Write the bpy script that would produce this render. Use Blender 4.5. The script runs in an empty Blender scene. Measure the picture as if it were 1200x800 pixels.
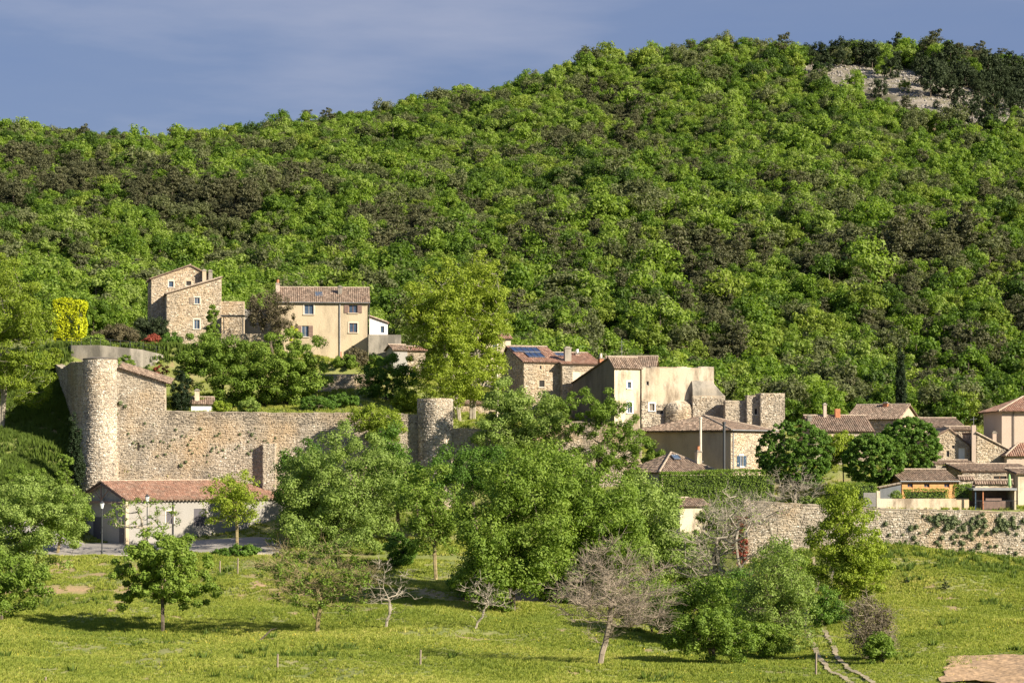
import bpy, math, random
import numpy as np
from mathutils import Vector
S = bpy.context.scene
R = math.radians

# ------------------------------------------------------------------ camera, sky, sun, exposure
FPX, HOR = 2500.0, 540.0            # focal length and horizon row, in pixels of the 1200x800 photograph
cam = bpy.data.cameras.new('camera'); co = bpy.data.objects.new('camera', cam); S.collection.objects.link(co)
co.rotation_euler = (R(90), 0, 0); cam.sensor_width = 36; cam.lens = 36*FPX/1200
cam.shift_y = (HOR-400)/1200; cam.clip_start = 1; cam.clip_end = 9000
S.camera = co
SUN_AZ, SUN_EL = 58, 28             # degrees to the right of "behind the camera", and above the horizon
sv = Vector((math.cos(R(SUN_EL))*math.sin(R(SUN_AZ)), -math.cos(R(SUN_EL))*math.cos(R(SUN_AZ)), math.sin(R(SUN_EL))))
sl = bpy.data.lights.new('sun', 'SUN'); so = bpy.data.objects.new('sun', sl); S.collection.objects.link(so)
so.rotation_euler = sv.to_track_quat('Z', 'Y').to_euler(); sl.energy = 5.0; sl.angle = R(0.5); sl.color = (1, .89, .72)
W = bpy.data.worlds.new("World"); S.world = W; W.use_nodes = True
nt = W.node_tree; bg = nt.nodes['Background']; bg.inputs[1].default_value = 0.054
sky = nt.nodes.new('ShaderNodeTexSky'); sky.sky_type = 'NISHITA'; sky.sun_disc = False
sky.sun_elevation = R(SUN_EL); sky.sun_rotation = math.atan2(sv.x, sv.y)
sky.air_density = 1.0; sky.dust_density = .6; sky.ozone_density = 2.5
def wn(t, **k):
    n = nt.nodes.new(t)
    for a, b in k.items(): setattr(n, a, b)
    return n
tc = wn('ShaderNodeTexCoord'); mp = wn('ShaderNodeMapping'); mp.inputs['Scale'].default_value = (2.2, 2.2, 11); mp.inputs['Location'].default_value = (5, 0, 4.3)
nt.links.new(tc.outputs['Generated'], mp.inputs[0])
ns = wn('ShaderNodeTexNoise'); ns.inputs['Scale'].default_value = 1.7; ns.inputs['Detail'].default_value = 9; ns.inputs['Roughness'].default_value = .52
nt.links.new(mp.outputs[0], ns.inputs['Vector'])
cr = wn('ShaderNodeValToRGB'); e = cr.color_ramp.elements
e[0].position = .36; e[0].color = (1.5, 2.1, 3.9, 1); e[1].position = .74; e[1].color = (3.5, 3.7, 4.9, 1)
m_ = cr.color_ramp.elements.new(.52); m_.color = (1.75, 2.3, 3.95, 1)
nt.links.new(ns.outputs[0], cr.inputs[0])
mx = wn('ShaderNodeMix', data_type='RGBA'); mx.inputs[0].default_value = .82
nt.links.new(sky.outputs[0], mx.inputs[6]); nt.links.new(cr.outputs[0], mx.inputs[7])
nt.links.new(mx.outputs[2], bg.inputs[0])
S.view_settings.view_transform = 'Standard'; S.view_settings.look = 'None'
S.view_settings.exposure = 1.1; S.view_settings.gamma = 1
S.render.engine = 'CYCLES'; S.cycles.max_bounces = 5; S.cycles.diffuse_bounces = 3; S.cycles.transmission_bounces = 3
S.cycles.glossy_bounces = 2; S.cycles.use_denoising = True

# ------------------------------------------------------------------ helpers
COL = S.collection
Z3 = np.array([0, 0, 1.0])
def PT(px, py, Y): return np.array([(px-600)/FPX*Y, Y, (HOR-py)/FPX*Y])
def XW(px, Y): return (px-600)/FPX*Y
def tag(o, label=None, cat=None, group=None, kind=None):
    if label: o['label'] = label
    if cat: o['category'] = cat
    if group: o['group'] = group
    if kind: o['kind'] = kind
    return o
def empty(name, loc, rz=0, **k):
    o = bpy.data.objects.new(name, None); o.location = tuple(loc); o.rotation_euler = (0, 0, rz); COL.objects.link(o)
    o.empty_display_size = .3
    return tag(o, **k)
def nrm(a): return a/np.maximum(np.linalg.norm(a, axis=-1, keepdims=True), 1e-9)
class MB:
    """collects faces, builds ONE mesh object"""
    def __init__(s): s.v = []; s.f = []; s.t = []; s.m = []; s.n = 0
    def add(s, V, F, tint=.5, mat=0):
        V = np.asarray(V, float); F = np.asarray(F, int)
        if F.ndim == 1: F = F[None]
        s.v.append(V); s.f.append(F+s.n); s.n += len(V)
        s.t.append(np.broadcast_to(np.asarray(tint, float), (len(F),)).copy()); s.m.append(np.full(len(F), mat))
        return s
    def box(s, a, b, tint=.5, mat=0):
        x0, y0, z0 = a; x1, y1, z1 = b
        V = [(x0,y0,z0),(x1,y0,z0),(x1,y1,z0),(x0,y1,z0),(x0,y0,z1),(x1,y0,z1),(x1,y1,z1),(x0,y1,z1)]
        return s.add(V, [(0,3,2,1),(4,5,6,7),(0,1,5,4),(1,2,6,5),(2,3,7,6),(3,0,4,7)], tint, mat)
    def poly(s, P, tint=.5, mat=0): return s.add(P, [list(range(len(P)))], tint, mat)
    def segs(s, P0, P1, R0, R1, k=5, tint=.5, mat=0):
        P0 = np.atleast_2d(P0).astype(float); P1 = np.atleast_2d(P1).astype(float); n = len(P0)
        R0 = np.broadcast_to(R0, (n,)); R1 = np.broadcast_to(R1, (n,))
        d = nrm(P1-P0); ref = np.where(np.abs(d[:, 2:3]) > .9, np.array([[1., 0, 0]]), np.array([[0, 0, 1.]]))
        u = nrm(np.cross(d, ref)); w = np.cross(d, u)
        a = np.arange(k)/k*2*np.pi; ca, sa = np.cos(a), np.sin(a)
        ring = u[:, None]*ca[None, :, None]+w[:, None]*sa[None, :, None]
        V = np.concatenate([P0[:, None]+ring*R0[:, None, None], P1[:, None]+ring*R1[:, None, None]], 1).reshape(-1, 3)
        i = np.arange(k); j = (i+1) % k
        F = np.stack([i, j, j+k, i+k], 1)[None]+np.arange(n)[:, None, None]*2*k
        s.add(V, F.reshape(-1, 4), np.repeat(np.broadcast_to(tint, (n,)), k), mat)
        for off in (0, k):
            C = (np.arange(k)[None, ::(-1 if off == 0 else 1)]+off)+np.arange(n)[:, None]*2*k
            if k <= 8 and n < 60: s.f.append(C+s.n-len(V)); s.t.append(np.broadcast_to(np.asarray(tint, float), (n,)).copy()); s.m.append(np.full(n, mat))
        return s
    def lathe(s, prof, k=16, c=(0, 0), tint=.5, mat=0):
        prof = np.array(prof, float); a = np.arange(k)/k*2*np.pi
        V = np.stack([c[0]+prof[:, 0:1]*np.cos(a), c[1]+prof[:, 0:1]*np.sin(a), np.repeat(prof[:, 1:2], k, 1)], -1).reshape(-1, 3)
        F = [(r*k+i, r*k+(i+1) % k, (r+1)*k+(i+1) % k, (r+1)*k+i) for r in range(len(prof)-1) for i in range(k)]
        s.add(V, F, tint, mat); return s.add(V[-k:], [list(range(k))], tint, mat)
    def leaves(s, C, N, size, rng, asp=.62, tint=.5, mat=0):
        n = len(C); N = nrm(N); t = nrm(np.cross(N, rng.normal(size=(n, 3)))); b = np.cross(N, t)
        sz = np.broadcast_to(size, (n,))[:, None]*.5
        V = np.stack([C-t*sz, C-b*sz*asp+N*sz*.12, C+t*sz, C+b*sz*asp+N*sz*.12], 1).reshape(-1, 3)
        return s.add(V, np.arange(4*n).reshape(n, 4), tint, mat)
    def mesh(s, name, mats, smooth=False):
        me = bpy.data.meshes.new(name); V = np.concatenate(s.v)
        me.vertices.add(len(V)); me.vertices.foreach_set('co', V.ravel())
        lt = np.concatenate([np.full(len(f), f.shape[1]) for f in s.f]); li = np.concatenate([f.ravel() for f in s.f])
        me.loops.add(len(li)); me.loops.foreach_set('vertex_index', li.astype(np.int32))
        me.polygons.add(len(lt)); me.polygons.foreach_set('loop_start', np.concatenate([[0], np.cumsum(lt)[:-1]]).astype(np.int32))
        try: me.polygons.foreach_set('loop_total', lt.astype(np.int32))
        except Exception: pass
        me.polygons.foreach_set('material_index', np.concatenate(s.m).astype(np.int32))
        at = me.attributes.new('tint', 'FLOAT', 'FACE'); at.data.foreach_set('value', np.concatenate(s.t).astype(np.float32))
        for m in (mats if isinstance(mats, (list, tuple)) else [mats]): me.materials.append(m)
        me.update(calc_edges=True)
        me.polygons.foreach_set('use_smooth', np.full(len(lt), smooth))
        return me
    def build(s, name, mats, parent=None, loc=(0, 0, 0), smooth=False, **k):
        o = bpy.data.objects.new(name, s.mesh(name, mats, smooth)); COL.objects.link(o); o.location = tuple(loc)
        if parent: o.parent = parent
        return tag(o, **k)
def vnoise(x, y, s, seed=0):
    x = np.asarray(x, float)/s; y = np.asarray(y, float)/s
    xi = np.floor(x).astype(int); yi = np.floor(y).astype(int); fx = x-xi; fy = y-yi
    fx = fx*fx*(3-2*fx); fy = fy*fy*(3-2*fy)
    def h(a, b):
        v = np.sin(a*127.1+b*311.7+seed*74.7)*43758.5453; return v-np.floor(v)
    return (h(xi, yi)*(1-fx)+h(xi+1, yi)*fx)*(1-fy)+(h(xi, yi+1)*(1-fx)+h(xi+1, yi+1)*fx)*fy

# ------------------------------------------------------------------ materials
def newmat(name):
    m = bpy.data.materials.new(name); m.use_nodes = True
    return m, m.node_tree, m.node_tree.nodes['Principled BSDF']
def node(t, ty, **k):
    n = t.nodes.new(ty)
    for a, b in k.items(): setattr(n, a, b)
    return n
def ramp(t, stops):
    n = t.nodes.new('ShaderNodeValToRGB'); e = n.color_ramp.elements
    while len(e) < len(stops): e.new(.5)
    for q, (p, c) in zip(e, stops): q.position = p; q.color = (*c, 1)
    return n
def noise(t, scale, detail=4, rough=.55, src='Object', sc=None):
    c = node(t, 'ShaderNodeTexCoord'); n = node(t, 'ShaderNodeTexNoise')
    n.inputs['Scale'].default_value = scale; n.inputs['Detail'].default_value = detail; n.inputs['Roughness'].default_value = rough
    if sc:
        m = node(t, 'ShaderNodeMapping'); m.inputs['Scale'].default_value = sc
        t.links.new(c.outputs[src], m.inputs[0]); t.links.new(m.outputs[0], n.inputs['Vector'])
    else: t.links.new(c.outputs[src], n.inputs['Vector'])
    return n.outputs[0]
def mixc(t, f, a, b, mode='MIX'):
    m = node(t, 'ShaderNodeMix', data_type='RGBA', blend_type=mode)
    for i, v in ((0, f), (6, a), (7, b)):
        if hasattr(v, 'is_output'): t.links.new(v, m.inputs[i])
        else: m.inputs[i].default_value = v if i == 0 else (*v, 1)
    return m.outputs[2]
def bump(t, b, h, s=.4, d=.05):
    n = node(t, 'ShaderNodeBump'); n.inputs['Strength'].default_value = s; n.inputs['Distance'].default_value = d
    t.links.new(h, n.inputs['Height']); t.links.new(n.outputs[0], b.inputs['Normal'])
def math1(t, op, a, b=0.):
    n = node(t, 'ShaderNodeMath', operation=op)
    for i, v in ((0, a), (1, b)):
        if hasattr(v, 'is_output'): t.links.new(v, n.inputs[i])
        else: n.inputs[i].default_value = v
    return n.outputs[0]
def m_plain(name, col, rough=.8, var=.18, scale=1.5, metal=0):
    m, t, b = newmat(name)
    c = ramp(t, [(.3, tuple(x*(1-var) for x in col)), (.7, tuple(min(1, x*(1+var)) for x in col))])
    t.links.new(noise(t, scale, 5), c.inputs[0]); t.links.new(c.outputs[0], b.inputs['Base Color'])
    b.inputs['Roughness'].default_value = rough; b.inputs['Metallic'].default_value = metal
    return m
def m_leaf(name, stops, trans=.34, spread=1.0, big=None, k=1.45):
    """stops: colour ramp over a per-leaf tint shifted by a per-plant random and a broad pattern of kinds over the hill"""
    m, t, b = newmat(name); t.nodes.remove(b)
    at = node(t, 'ShaderNodeAttribute'); at.attribute_name = 'tint'
    oi = node(t, 'ShaderNodeObjectInfo')
    f = math1(t, 'MULTIPLY', at.outputs['Fac'], .40)
    f = math1(t, 'ADD', f, math1(t, 'MULTIPLY', oi.outputs['Random'], (.52 if big else .38)*spread))
    if big:
        n = node(t, 'ShaderNodeTexNoise'); n.inputs['Scale'].default_value = big; n.inputs['Detail'].default_value = 3
        t.links.new(oi.outputs['Location'], n.inputs['Vector'])
        f = math1(t, 'ADD', f, math1(t, 'MULTIPLY', math1(t, 'SUBTRACT', n.outputs[0], .5), 1.0))
        f = math1(t, 'ADD', f, .12)
    else: f = math1(t, 'ADD', f, .19*(1-spread)+.1)
    c = ramp(t, [(p, tuple(x*k for x in q)) for p, q in stops]); t.links.new(f, c.inputs[0])
    d = node(t, 'ShaderNodeBsdfDiffuse'); tr = node(t, 'ShaderNodeBsdfTranslucent'); g = node(t, 'ShaderNodeBsdfGlossy')
    g.inputs['Roughness'].default_value = .6; g.inputs[0].default_value = (.9, .95, .9, 1)
    t.links.new(c.outputs[0], d.inputs[0])
    t.links.new(mixc(t, 1.0, c.outputs[0], (1.25, 1.35, .7), 'MULTIPLY'), tr.inputs[0])
    a = node(t, 'ShaderNodeMixShader'); a.inputs[0].default_value = trans
    t.links.new(d.outputs[0], a.inputs[1]); t.links.new(tr.outputs[0], a.inputs[2])
    h = node(t, 'ShaderNodeMixShader'); h.inputs[0].default_value = .014
    t.links.new(a.outputs[0], h.inputs[1]); t.links.new(g.outputs[0], h.inputs[2])
    t.links.new(h.outputs[0], t.nodes['Material Output'].inputs[0])
    return m
def m_stone(name, stops, thr=(.46, .68), stain=(.16, .14, .115), **kw):
    return m_stone_(name, stops, thr, stain, **kw)
def m_stone_(name, stops, thr, stain=(.16, .14, .115), warm=(.42, .29, .15), stain_amt=.75, warm_amt=.55, rough=.92, moss=0.):
    m, t, b = newmat(name)
    at = node(t, 'ShaderNodeAttribute'); at.attribute_name = 'tint'
    c = ramp(t, stops); t.links.new(at.outputs['Fac'], c.inputs[0])
    w = ramp(t, [(.48, (0, 0, 0)), (.66, (warm_amt,)*3)]); t.links.new(noise(t, .16, 4), w.inputs[0])
    col = mixc(t, w.outputs[0], c.outputs[0], warm)
    s = ramp(t, [(thr[0], (0, 0, 0)), (thr[1], (stain_amt,)*3)]); t.links.new(noise(t, .5, 6, .65, sc=(1, 1, .35)), s.inputs[0])
    col = mixc(t, s.outputs[0], col, stain)
    fine = noise(t, 9, 4, .7)
    fr = ramp(t, [(.3, (.8,)*3), (.7, (1.15,)*3)]); t.links.new(fine, fr.inputs[0])
    col = mixc(t, 1.0, col, fr.outputs[0], 'MULTIPLY')
    t.links.new(col, b.inputs['Base Color']); b.inputs['Roughness'].default_value = rough
    bump(t, b, noise(t, 5, 5, .7), .5, .06)
    return m
M = {}
M['hillleaf'] = m_leaf('hill broadleaf foliage', [(.0, (.026, .05, .015)), (.25, (.062, .11, .018)), (.5, (.115, .195, .022)), (.72, (.19, .275, .03)), (.92, (.25, .32, .08))], big=.02, k=1.1, trans=.44)
M['hillolive'] = m_leaf('grey olive hill foliage', [(0, (.07, .085, .03)), (1, (.19, .21, .09))], trans=.35, k=1.1)
M['hilllime'] = m_leaf('bright young hill foliage', [(0, (.10, .15, .02)), (1, (.30, .37, .06))], trans=.42, k=1.1)
M['pine'] = m_leaf('pine needles', [(.0, (.06, .068, .034)), (.5, (.105, .11, .052)), (1, (.17, .165, .085))], trans=.28, k=1.0)
M['holm'] = m_leaf('dark evergreen foliage', [(.0, (.022, .036, .014)), (1, (.055, .075, .03))], trans=.1, k=1.0)
M['fresh'] = m_leaf('fresh green foliage', [(.0, (.045, .08, .012)), (.45, (.11, .17, .022)), (1, (.22, .27, .05))], spread=.5)
M['deep'] = m_leaf('deep green glossy foliage', [(.0, (.026, .058, .010)), (.5, (.07, .135, .018)), (1, (.17, .24, .04))], spread=.4)
M['lime'] = m_leaf('yellowish young foliage', [(.0, (.06, .09, .012)), (.45, (.145, .195, .018)), (1, (.26, .30, .035))], spread=.5)
M['silver'] = m_leaf('pale silvery green foliage', [(.0, (.065, .10, .024)), (.5, (.15, .21, .045)), (1, (.29, .35, .10))], spread=.4)
M['ivy'] = m_leaf('bright yellow green ivy', [(.0, (.22, .26, .01)), (.5, (.42, .46, .012)), (1, (.6, .62, .02))], spread=.2, trans=.2, k=1.0)
M['red'] = m_leaf('red young leaves', [(.0, (.12, .03, .02)), (1, (.35, .09, .06))], spread=.3)
M['cypress'] = m_leaf('cypress foliage', [(.0, (.008, .018, .007)), (1, (.028, .048, .016))], spread=.3, trans=.05, k=1.0)
M['tamarisk'] = m_leaf('feathery brown green foliage', [(.0, (.05, .045, .025)), (1, (.13, .11, .06))], spread=.3, trans=.2)
M['wallplant'] = m_leaf('small wall plant foliage', [(.0, (.07, .09, .04)), (1, (.17, .20, .10))], spread=.8, trans=.1)
M['grass'] = m_leaf('meadow grass blades', [(.0, (.09, .13, .018)), (.35, (.155, .19, .03)), (.62, (.23, .25, .045)), (.9, (.38, .34, .12))], spread=.5, big=.09, trans=.4)
M['tallgrass'] = m_leaf('tall dark green grass', [(.0, (.055, .095, .014)), (1, (.13, .18, .03))], spread=.6, trans=.35, k=1.2)
M['flower'] = m_plain('yellow flowers', (.7, .5, .02), .7)
M['bark'] = m_plain('brown grey bark', (.12, .095, .07), .95, .4, 3)
M['palebark'] = m_plain('pale grey bare wood', (.32, .28, .22), .9, .3, 3)
M['twig'] = m_plain('reddish grey twigs', (.28, .23, .175), .9, .3, 2)
M['yellowbark'] = m_plain('lichen yellow bark', (.25, .20, .10), .9, .5, 3)
limestone = [(.0, (.14, .12, .09)), (.18, (.32, .275, .215)), (.5, (.46, .395, .305)), (.8, (.55, .49, .395)), (1, (.74, .69, .60))]
M['stone'] = m_stone('rampart stones', limestone, stain_amt=.55, warm=(.55, .38, .20))
M['darkstone'] = m_stone('weathered rough wall darkened for shade', [(0, (.10, .09, .08)), (1, (.22, .19, .16))], stain=(.06, .055, .05), warm=(.20, .16, .12))  # weathered bare side wall, its colour also lowered to deepen the shade there
M['mortar'] = m_stone('rampart mortar', [(.0, (.40, .335, .25)), (1, (.48, .41, .31))], stain_amt=.5)
M['warmstone'] = m_stone('warm house stones', [(0, (.19, .15, .11)), (.25, (.36, .295, .21)), (.6, (.50, .42, .315)), (1, (.74, .68, .57))], stain_amt=.45)
M['warmmortar'] = m_stone('warm house mortar', [(0, (.45, .36, .25)), (1, (.52, .43, .31))], stain_amt=.4)
M['towerstone'] = m_stone('tower cobbles', [(.0, (.13, .115, .095)), (.3, (.36, .315, .25)), (.6, (.56, .49, .39)), (1, (.85, .80, .71))], warm_amt=.35)
M['plaster'] = m_stone('beige render', [(0, (.50, .41, .28)), (1, (.55, .455, .315))], thr=(.47, .62), stain=(.30, .24, .165), warm=(.58, .46, .30), stain_amt=.6, warm_amt=.5)
M['oldplaster'] = m_stone('weathered cream render', [(0, (.60, .51, .38)), (1, (.66, .57, .43))], thr=(.47, .62), stain=(.22, .17, .115), warm=(.60, .44, .26), stain_amt=.9, warm_amt=.7)
M['greyshadeplaster'] = m_stone('grey render darkened for shade', [(0, (.28, .27, .25)), (1, (.32, .305, .285))], stain=(.24, .225, .20), warm=(.35, .32, .27), stain_amt=.4)  # grey render, toned down to carry the shade on the long building's front
M['pinkplaster'] = m_stone('dusty pink render', [(0, (.50, .40, .32)), (1, (.54, .43, .35))], stain=(.40, .31, .25), warm=(.5, .38, .28), stain_amt=.3)
M['white'] = m_plain('white paint', (.78, .76, .72), .7, .06)
M['concrete'] = m_stone('old concrete', [(0, (.30, .27, .22)), (1, (.40, .36, .30))], thr=(.44, .6), stain=(.13, .12, .10), warm=(.38, .31, .21), stain_amt=.8, moss=.3)
def m_tile(name, a, b, c):
    m, t, p = newmat(name)
    at = node(t, 'ShaderNodeAttribute'); at.attribute_name = 'tint'
    r = ramp(t, [(0, a), (.5, b), (1, c)]); t.links.new(at.outputs['Fac'], r.inputs[0])
    s = ramp(t, [(.45, (0, 0, 0)), (.7, (.6,)*3)]); t.links.new(noise(t, .7, 5, .7), s.inputs[0])
    t.links.new(mixc(t, s.outputs[0], r.outputs[0], (.16, .135, .10)), p.inputs['Base Color']); p.inputs['Roughness'].default_value = .9
    return m
M['tile'] = m_tile('weathered brown canal tiles', (.12, .085, .06), (.25, .175, .125), (.42, .32, .24))
M['redtile'] = m_tile('terracotta canal tiles', (.22, .12, .08), (.36, .20, .135), (.50, .34, .25))
M['tilebed'] = m_plain('tile underside and darker channels', (.15, .10, .07), .95)  # roof slab under the tiles, a darker brown than most of them
M['ridge'] = m_plain('mortared ridge', (.36, .29, .22), .9, .3, 4)
M['glass'] = m_plain('window glass', (.06, .09, .14), .08, .3); 
M['dark'] = m_plain('dark opening', (.025, .022, .02), .9)
M['frame'] = m_plain('white window frame', (.45, .43, .39), .6, .1)
M['woodframe'] = m_plain('brown wooden frame', (.28, .14, .06), .6, .2)
M['surround'] = m_plain('pale dressed stone', (.62, .55, .44), .8, .12, 4)
M['shutter'] = m_plain('faded brown shutter', (.20, .13, .105), .7, .2, 3)
M['greyshutter'] = m_plain('slate grey door paint', (.075, .07, .085), .6, .1)
M['blueshutter'] = m_plain('dark blue shutter', (.03, .06, .10), .5, .1)
M['metal'] = m_plain('grey zinc metal', (.30, .31, .32), .45, .15, 2, .4)
M['darkmetal'] = m_plain('dark painted metal', (.04, .045, .05), .5)
M['solar'] = m_plain('solar glass', (.02, .04, .10), .12, .15)
M['brick'] = m_plain('orange brick', (.42, .17, .08), .85, .25, 6)
M['wood'] = m_plain('orange varnished wood', (.55, .29, .10), .6, .2, 3)
M['oldwood'] = m_plain('grey weathered wood', (.26, .21, .16), .9, .25, 3)
M['asphalt'] = m_plain('worn pale asphalt', (.27, .25, .23), .95, .12, .6)
M['dirt'] = m_plain('pale dirt track', (.34, .28, .18), .97, .25, 1.2)
M['plough'] = m_plain('ploughed soil', (.29, .20, .12), .97, .4, 3)
M['rock'] = m_plain('grey limestone rock', (.29, .265, .235), .95, .3, .6)
M['green'] = m_plain('light green cloth', (.30, .50, .20), .8, .1)
M['lampglass'] = m_plain('milky lantern glass', (.65, .68, .70), .25, .05)

# ------------------------------------------------------------------ terrain
CP = np.array([-4000, -700, 0, 60, 97, 104, 200, 300, 430, 540, 620, 720, 850, 900, 940, 1030, 1120, 1200, 1800, 5000.])
def row(*a): return [a[0]]+list(a)+[a[-1]]     # fills both far columns
TB = {   # depth: screen row of the bare ground per column of CP[1:-1]
 150: row(*[800]*18),
 168: row(770,770,770,770,770,770,769,768,768,770,773,775,775,775,772,768,768,768),
 186: row(740,740,740,740,740,740,739,738,737,738,742,745,747,748,744,738,738,738),
 205: row(706,706,706,705,705,705,703,706,708,708,715,722,722,720,706,702,704,704),
 210: row(698,698,698,698,698,697,694,698,702,702,708,716,716,712,696,690,692,692),
 213: row(685,685,684,684,684,683,680,686,690,690,702,711,711,706,688,681,684,686),
 222: row(670,670,669,668,668,667,666,672,676,680,690,697,695,690,664,664,668,670),
 231: row(652,652,652,652,652,652,650,656,660,668,676,678,662,652,638,650,657,662),
 234.4: row(651,651,651,651,651,650,648,654,657,664,672,672,655,646,638,650,657,662),
 235.4: row(649,649,649,649,649,648,646,650,652,656,662,652,600,597,597,597,598,600),
 250: row(600,590,615,636,636,634,628,636,636,636,625,606,596,594,594,593,592,592),
 256: row(580,552,572,600,618,626,622,622,610,592,575,572,580,582,578,572,568,566),
 261.8: row(570,532,545,574,590,604,600,602,594,585,580,575,575,566,560,556,553,553),
 263.0: row(560,518,524,540,470,486,487,488,500,505,512,572,570,555,550,545,545,545),
 280: row(530,468,462,468,474,480,474,466,484,490,498,530,530,530,528,524,525,525),
 288: row(520,443,434,446,456,462,462,455,472,482,490,498,510,514,512,512,514,514),
 291: row(512,425,406,405,405,406,418,434,462,474,484,492,504,508,508,508,510,510),
 310: row(490,408,400,398,397,396,398,425,452,466,472,486,490,492,492,496,500,500),
 340: row(470,402,395,392,391,388,388,404,432,444,452,470,474,476,479,486,490,492),
}
SKY = ([-4000,-700,0,100,190,280,380,470,560,620,700,800,870,900,1000,1040,1100,1160,1200,1400,1800,5000],
       [260,190,153,160,167,160,146,124,99,82,66,54,58,62,66,64,68,78,85,120,200,300])
for fr, yy in ((.17, 400), (.42, 490), (.72, 600), (1.0, 700)):
    r_ = []
    for i, px in enumerate(CP):
        z0 = (HOR-TB[340][i])/FPX*340; zr = (HOR-(np.interp(px, *SKY)+np.interp(px, [900, 960], [19, 11])))/FPX*700
        r_.append(HOR-(z0+(zr-z0)*fr)*FPX/yy)
    TB[yy] = r_
YS = np.array(sorted(TB)); ZT = np.array([[(HOR-p)/FPX*y for p in TB[y]] for y in YS])
# in front of the frame's lower edge the ground dips and climbs again to the viewer; behind the ridge it falls away
YS = np.concatenate([[-300, 0, 70, 130], YS, [760, 900, 3500]])
ZT = np.concatenate([[[-3]*len(CP), [-1.8]*len(CP), [-11.5]*len(CP), [-15.6]*len(CP)], ZT, [ZT[-1]-3], [ZT[-1]*.8-10], [ZT[-1]*.1-20]])
def H(x, y):
    x = np.asarray(x, float); y = np.asarray(y, float); x, y = np.broadcast_arrays(x, y)
    px = 600+x*FPX/np.maximum(y, 60)
    i = np.clip(np.searchsorted(YS, y)-1, 0, len(YS)-2); j = np.clip(np.searchsorted(CP, px)-1, 0, len(CP)-2)
    fy = np.clip((y-YS[i])/(YS[i+1]-YS[i]), 0, 1); fx = np.clip((px-CP[j])/(CP[j+1]-CP[j]), 0, 1)
    z = (ZT[i, j]*(1-fx)+ZT[i, j+1]*fx)*(1-fy)+(ZT[i+1, j]*(1-fx)+ZT[i+1, j+1]*fx)*fy
    calm = np.clip((y-232)/2, 0, 1)*np.clip((300-y)/20, 0, 1)
    a = np.clip((y-345)/60, 0, 1)*np.clip(1-(y-560)/200, .3, 1)
    z = z+(vnoise(x, y, 9, 1)-.5)*.9*(1-calm)+(vnoise(x, y, 3, 2)-.5)*.35*(1-calm)
    return z+a*((vnoise(x, y, 70, 3)-.5)*16+(vnoise(x, y, 30, 4)-.5)*6)
def ground_m():
    m, t, b = newmat('ground cover')
    def at(n):
        a = node(t, 'ShaderNodeAttribute'); a.attribute_name = n; return a.outputs['Fac']
    g = ramp(t, [(.3, (.13, .165, .035)), (.5, (.19, .215, .055)), (.68, (.28, .26, .11))]); t.links.new(noise(t, .22, 7, .65), g.inputs[0])
    p = ramp(t, [(.60, (0, 0, 0)), (.67, (1, 1, 1))]); t.links.new(noise(t, .33, 6, .7), p.inputs[0])
    col = mixc(t, math1(t, 'MULTIPLY', p.outputs[0], .6), g.outputs[0], (.34, .235, .13))
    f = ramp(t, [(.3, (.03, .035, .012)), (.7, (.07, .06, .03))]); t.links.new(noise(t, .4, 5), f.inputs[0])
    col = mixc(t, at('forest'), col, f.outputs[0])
    col = mixc(t, at('earth'), col, (.36, .245, .14))
    rk = ramp(t, [(.38, (.10, .10, .05)), (.5, (.19, .165, .12)), (.62, (.27, .24, .20)), (.75, (.35, .32, .28))]); t.links.new(noise(t, .25, 8, .75), rk.inputs[0])
    col = mixc(t, at('rocky'), col, rk.outputs[0])
    t.links.new(col, b.inputs['Base Color']); b.inputs['Roughness'].default_value = .97
    bump(t, b, noise(t, 1.3, 8, .7), .6, .25)
    return m
M['ground'] = ground_m()
def rocky(px, py):     # bare limestone slope under the summit
    d = np.maximum.reduce([1-((px-cx)/rx)**2-((py-cy)/ry)**2 for cx, cy, rx, ry in
        ((965, 78, 34, 9), (1005, 88, 45, 14), (1050, 98, 50, 17), (1100, 116, 55, 17), (1165, 132, 60, 17), (1250, 146, 60, 18))])
    return np.clip(d*4, 0, 1)
cols = np.concatenate([[-4000, -2500, -1500, -900], np.arange(-600, 1801, 9), [2100, 2600, 3500, 5000]])
rows = np.concatenate([[-300, -100, 0, 40, 80, 110, 130], np.unique(np.concatenate([np.arange(140, 345, 1.1), [234.4, 235.4, 261.8, 263.0, 288, 291]])), np.arange(348, 765, 5), [800, 900, 1300, 3500]])
PXg, Yg = np.meshgrid(cols, rows); Xg = (PXg-600)/FPX*np.maximum(Yg, 60)
Zg = H(Xg, Yg)
nr, nc = Xg.shape; ii = (np.arange(nr-1)[:, None]*nc+np.arange(nc-1)[None]).ravel()
b_ = MB().add(np.stack([Xg, Yg, Zg], -1).reshape(-1, 3), np.stack([ii, ii+1, ii+nc+1, ii+nc], 1))
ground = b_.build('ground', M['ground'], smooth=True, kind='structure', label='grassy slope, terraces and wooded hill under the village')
PYg = HOR-Zg/np.maximum(Yg, 60)*FPX
def vattr(o, name, v):
    a = o.data.attributes.new(name, 'FLOAT', 'POINT'); a.data.foreach_set('value', np.asarray(v, np.float32).ravel())
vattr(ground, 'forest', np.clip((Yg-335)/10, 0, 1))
vattr(ground, 'rocky', rocky(PXg, PYg)*(Yg > 520)*(Yg < 760))
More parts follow.
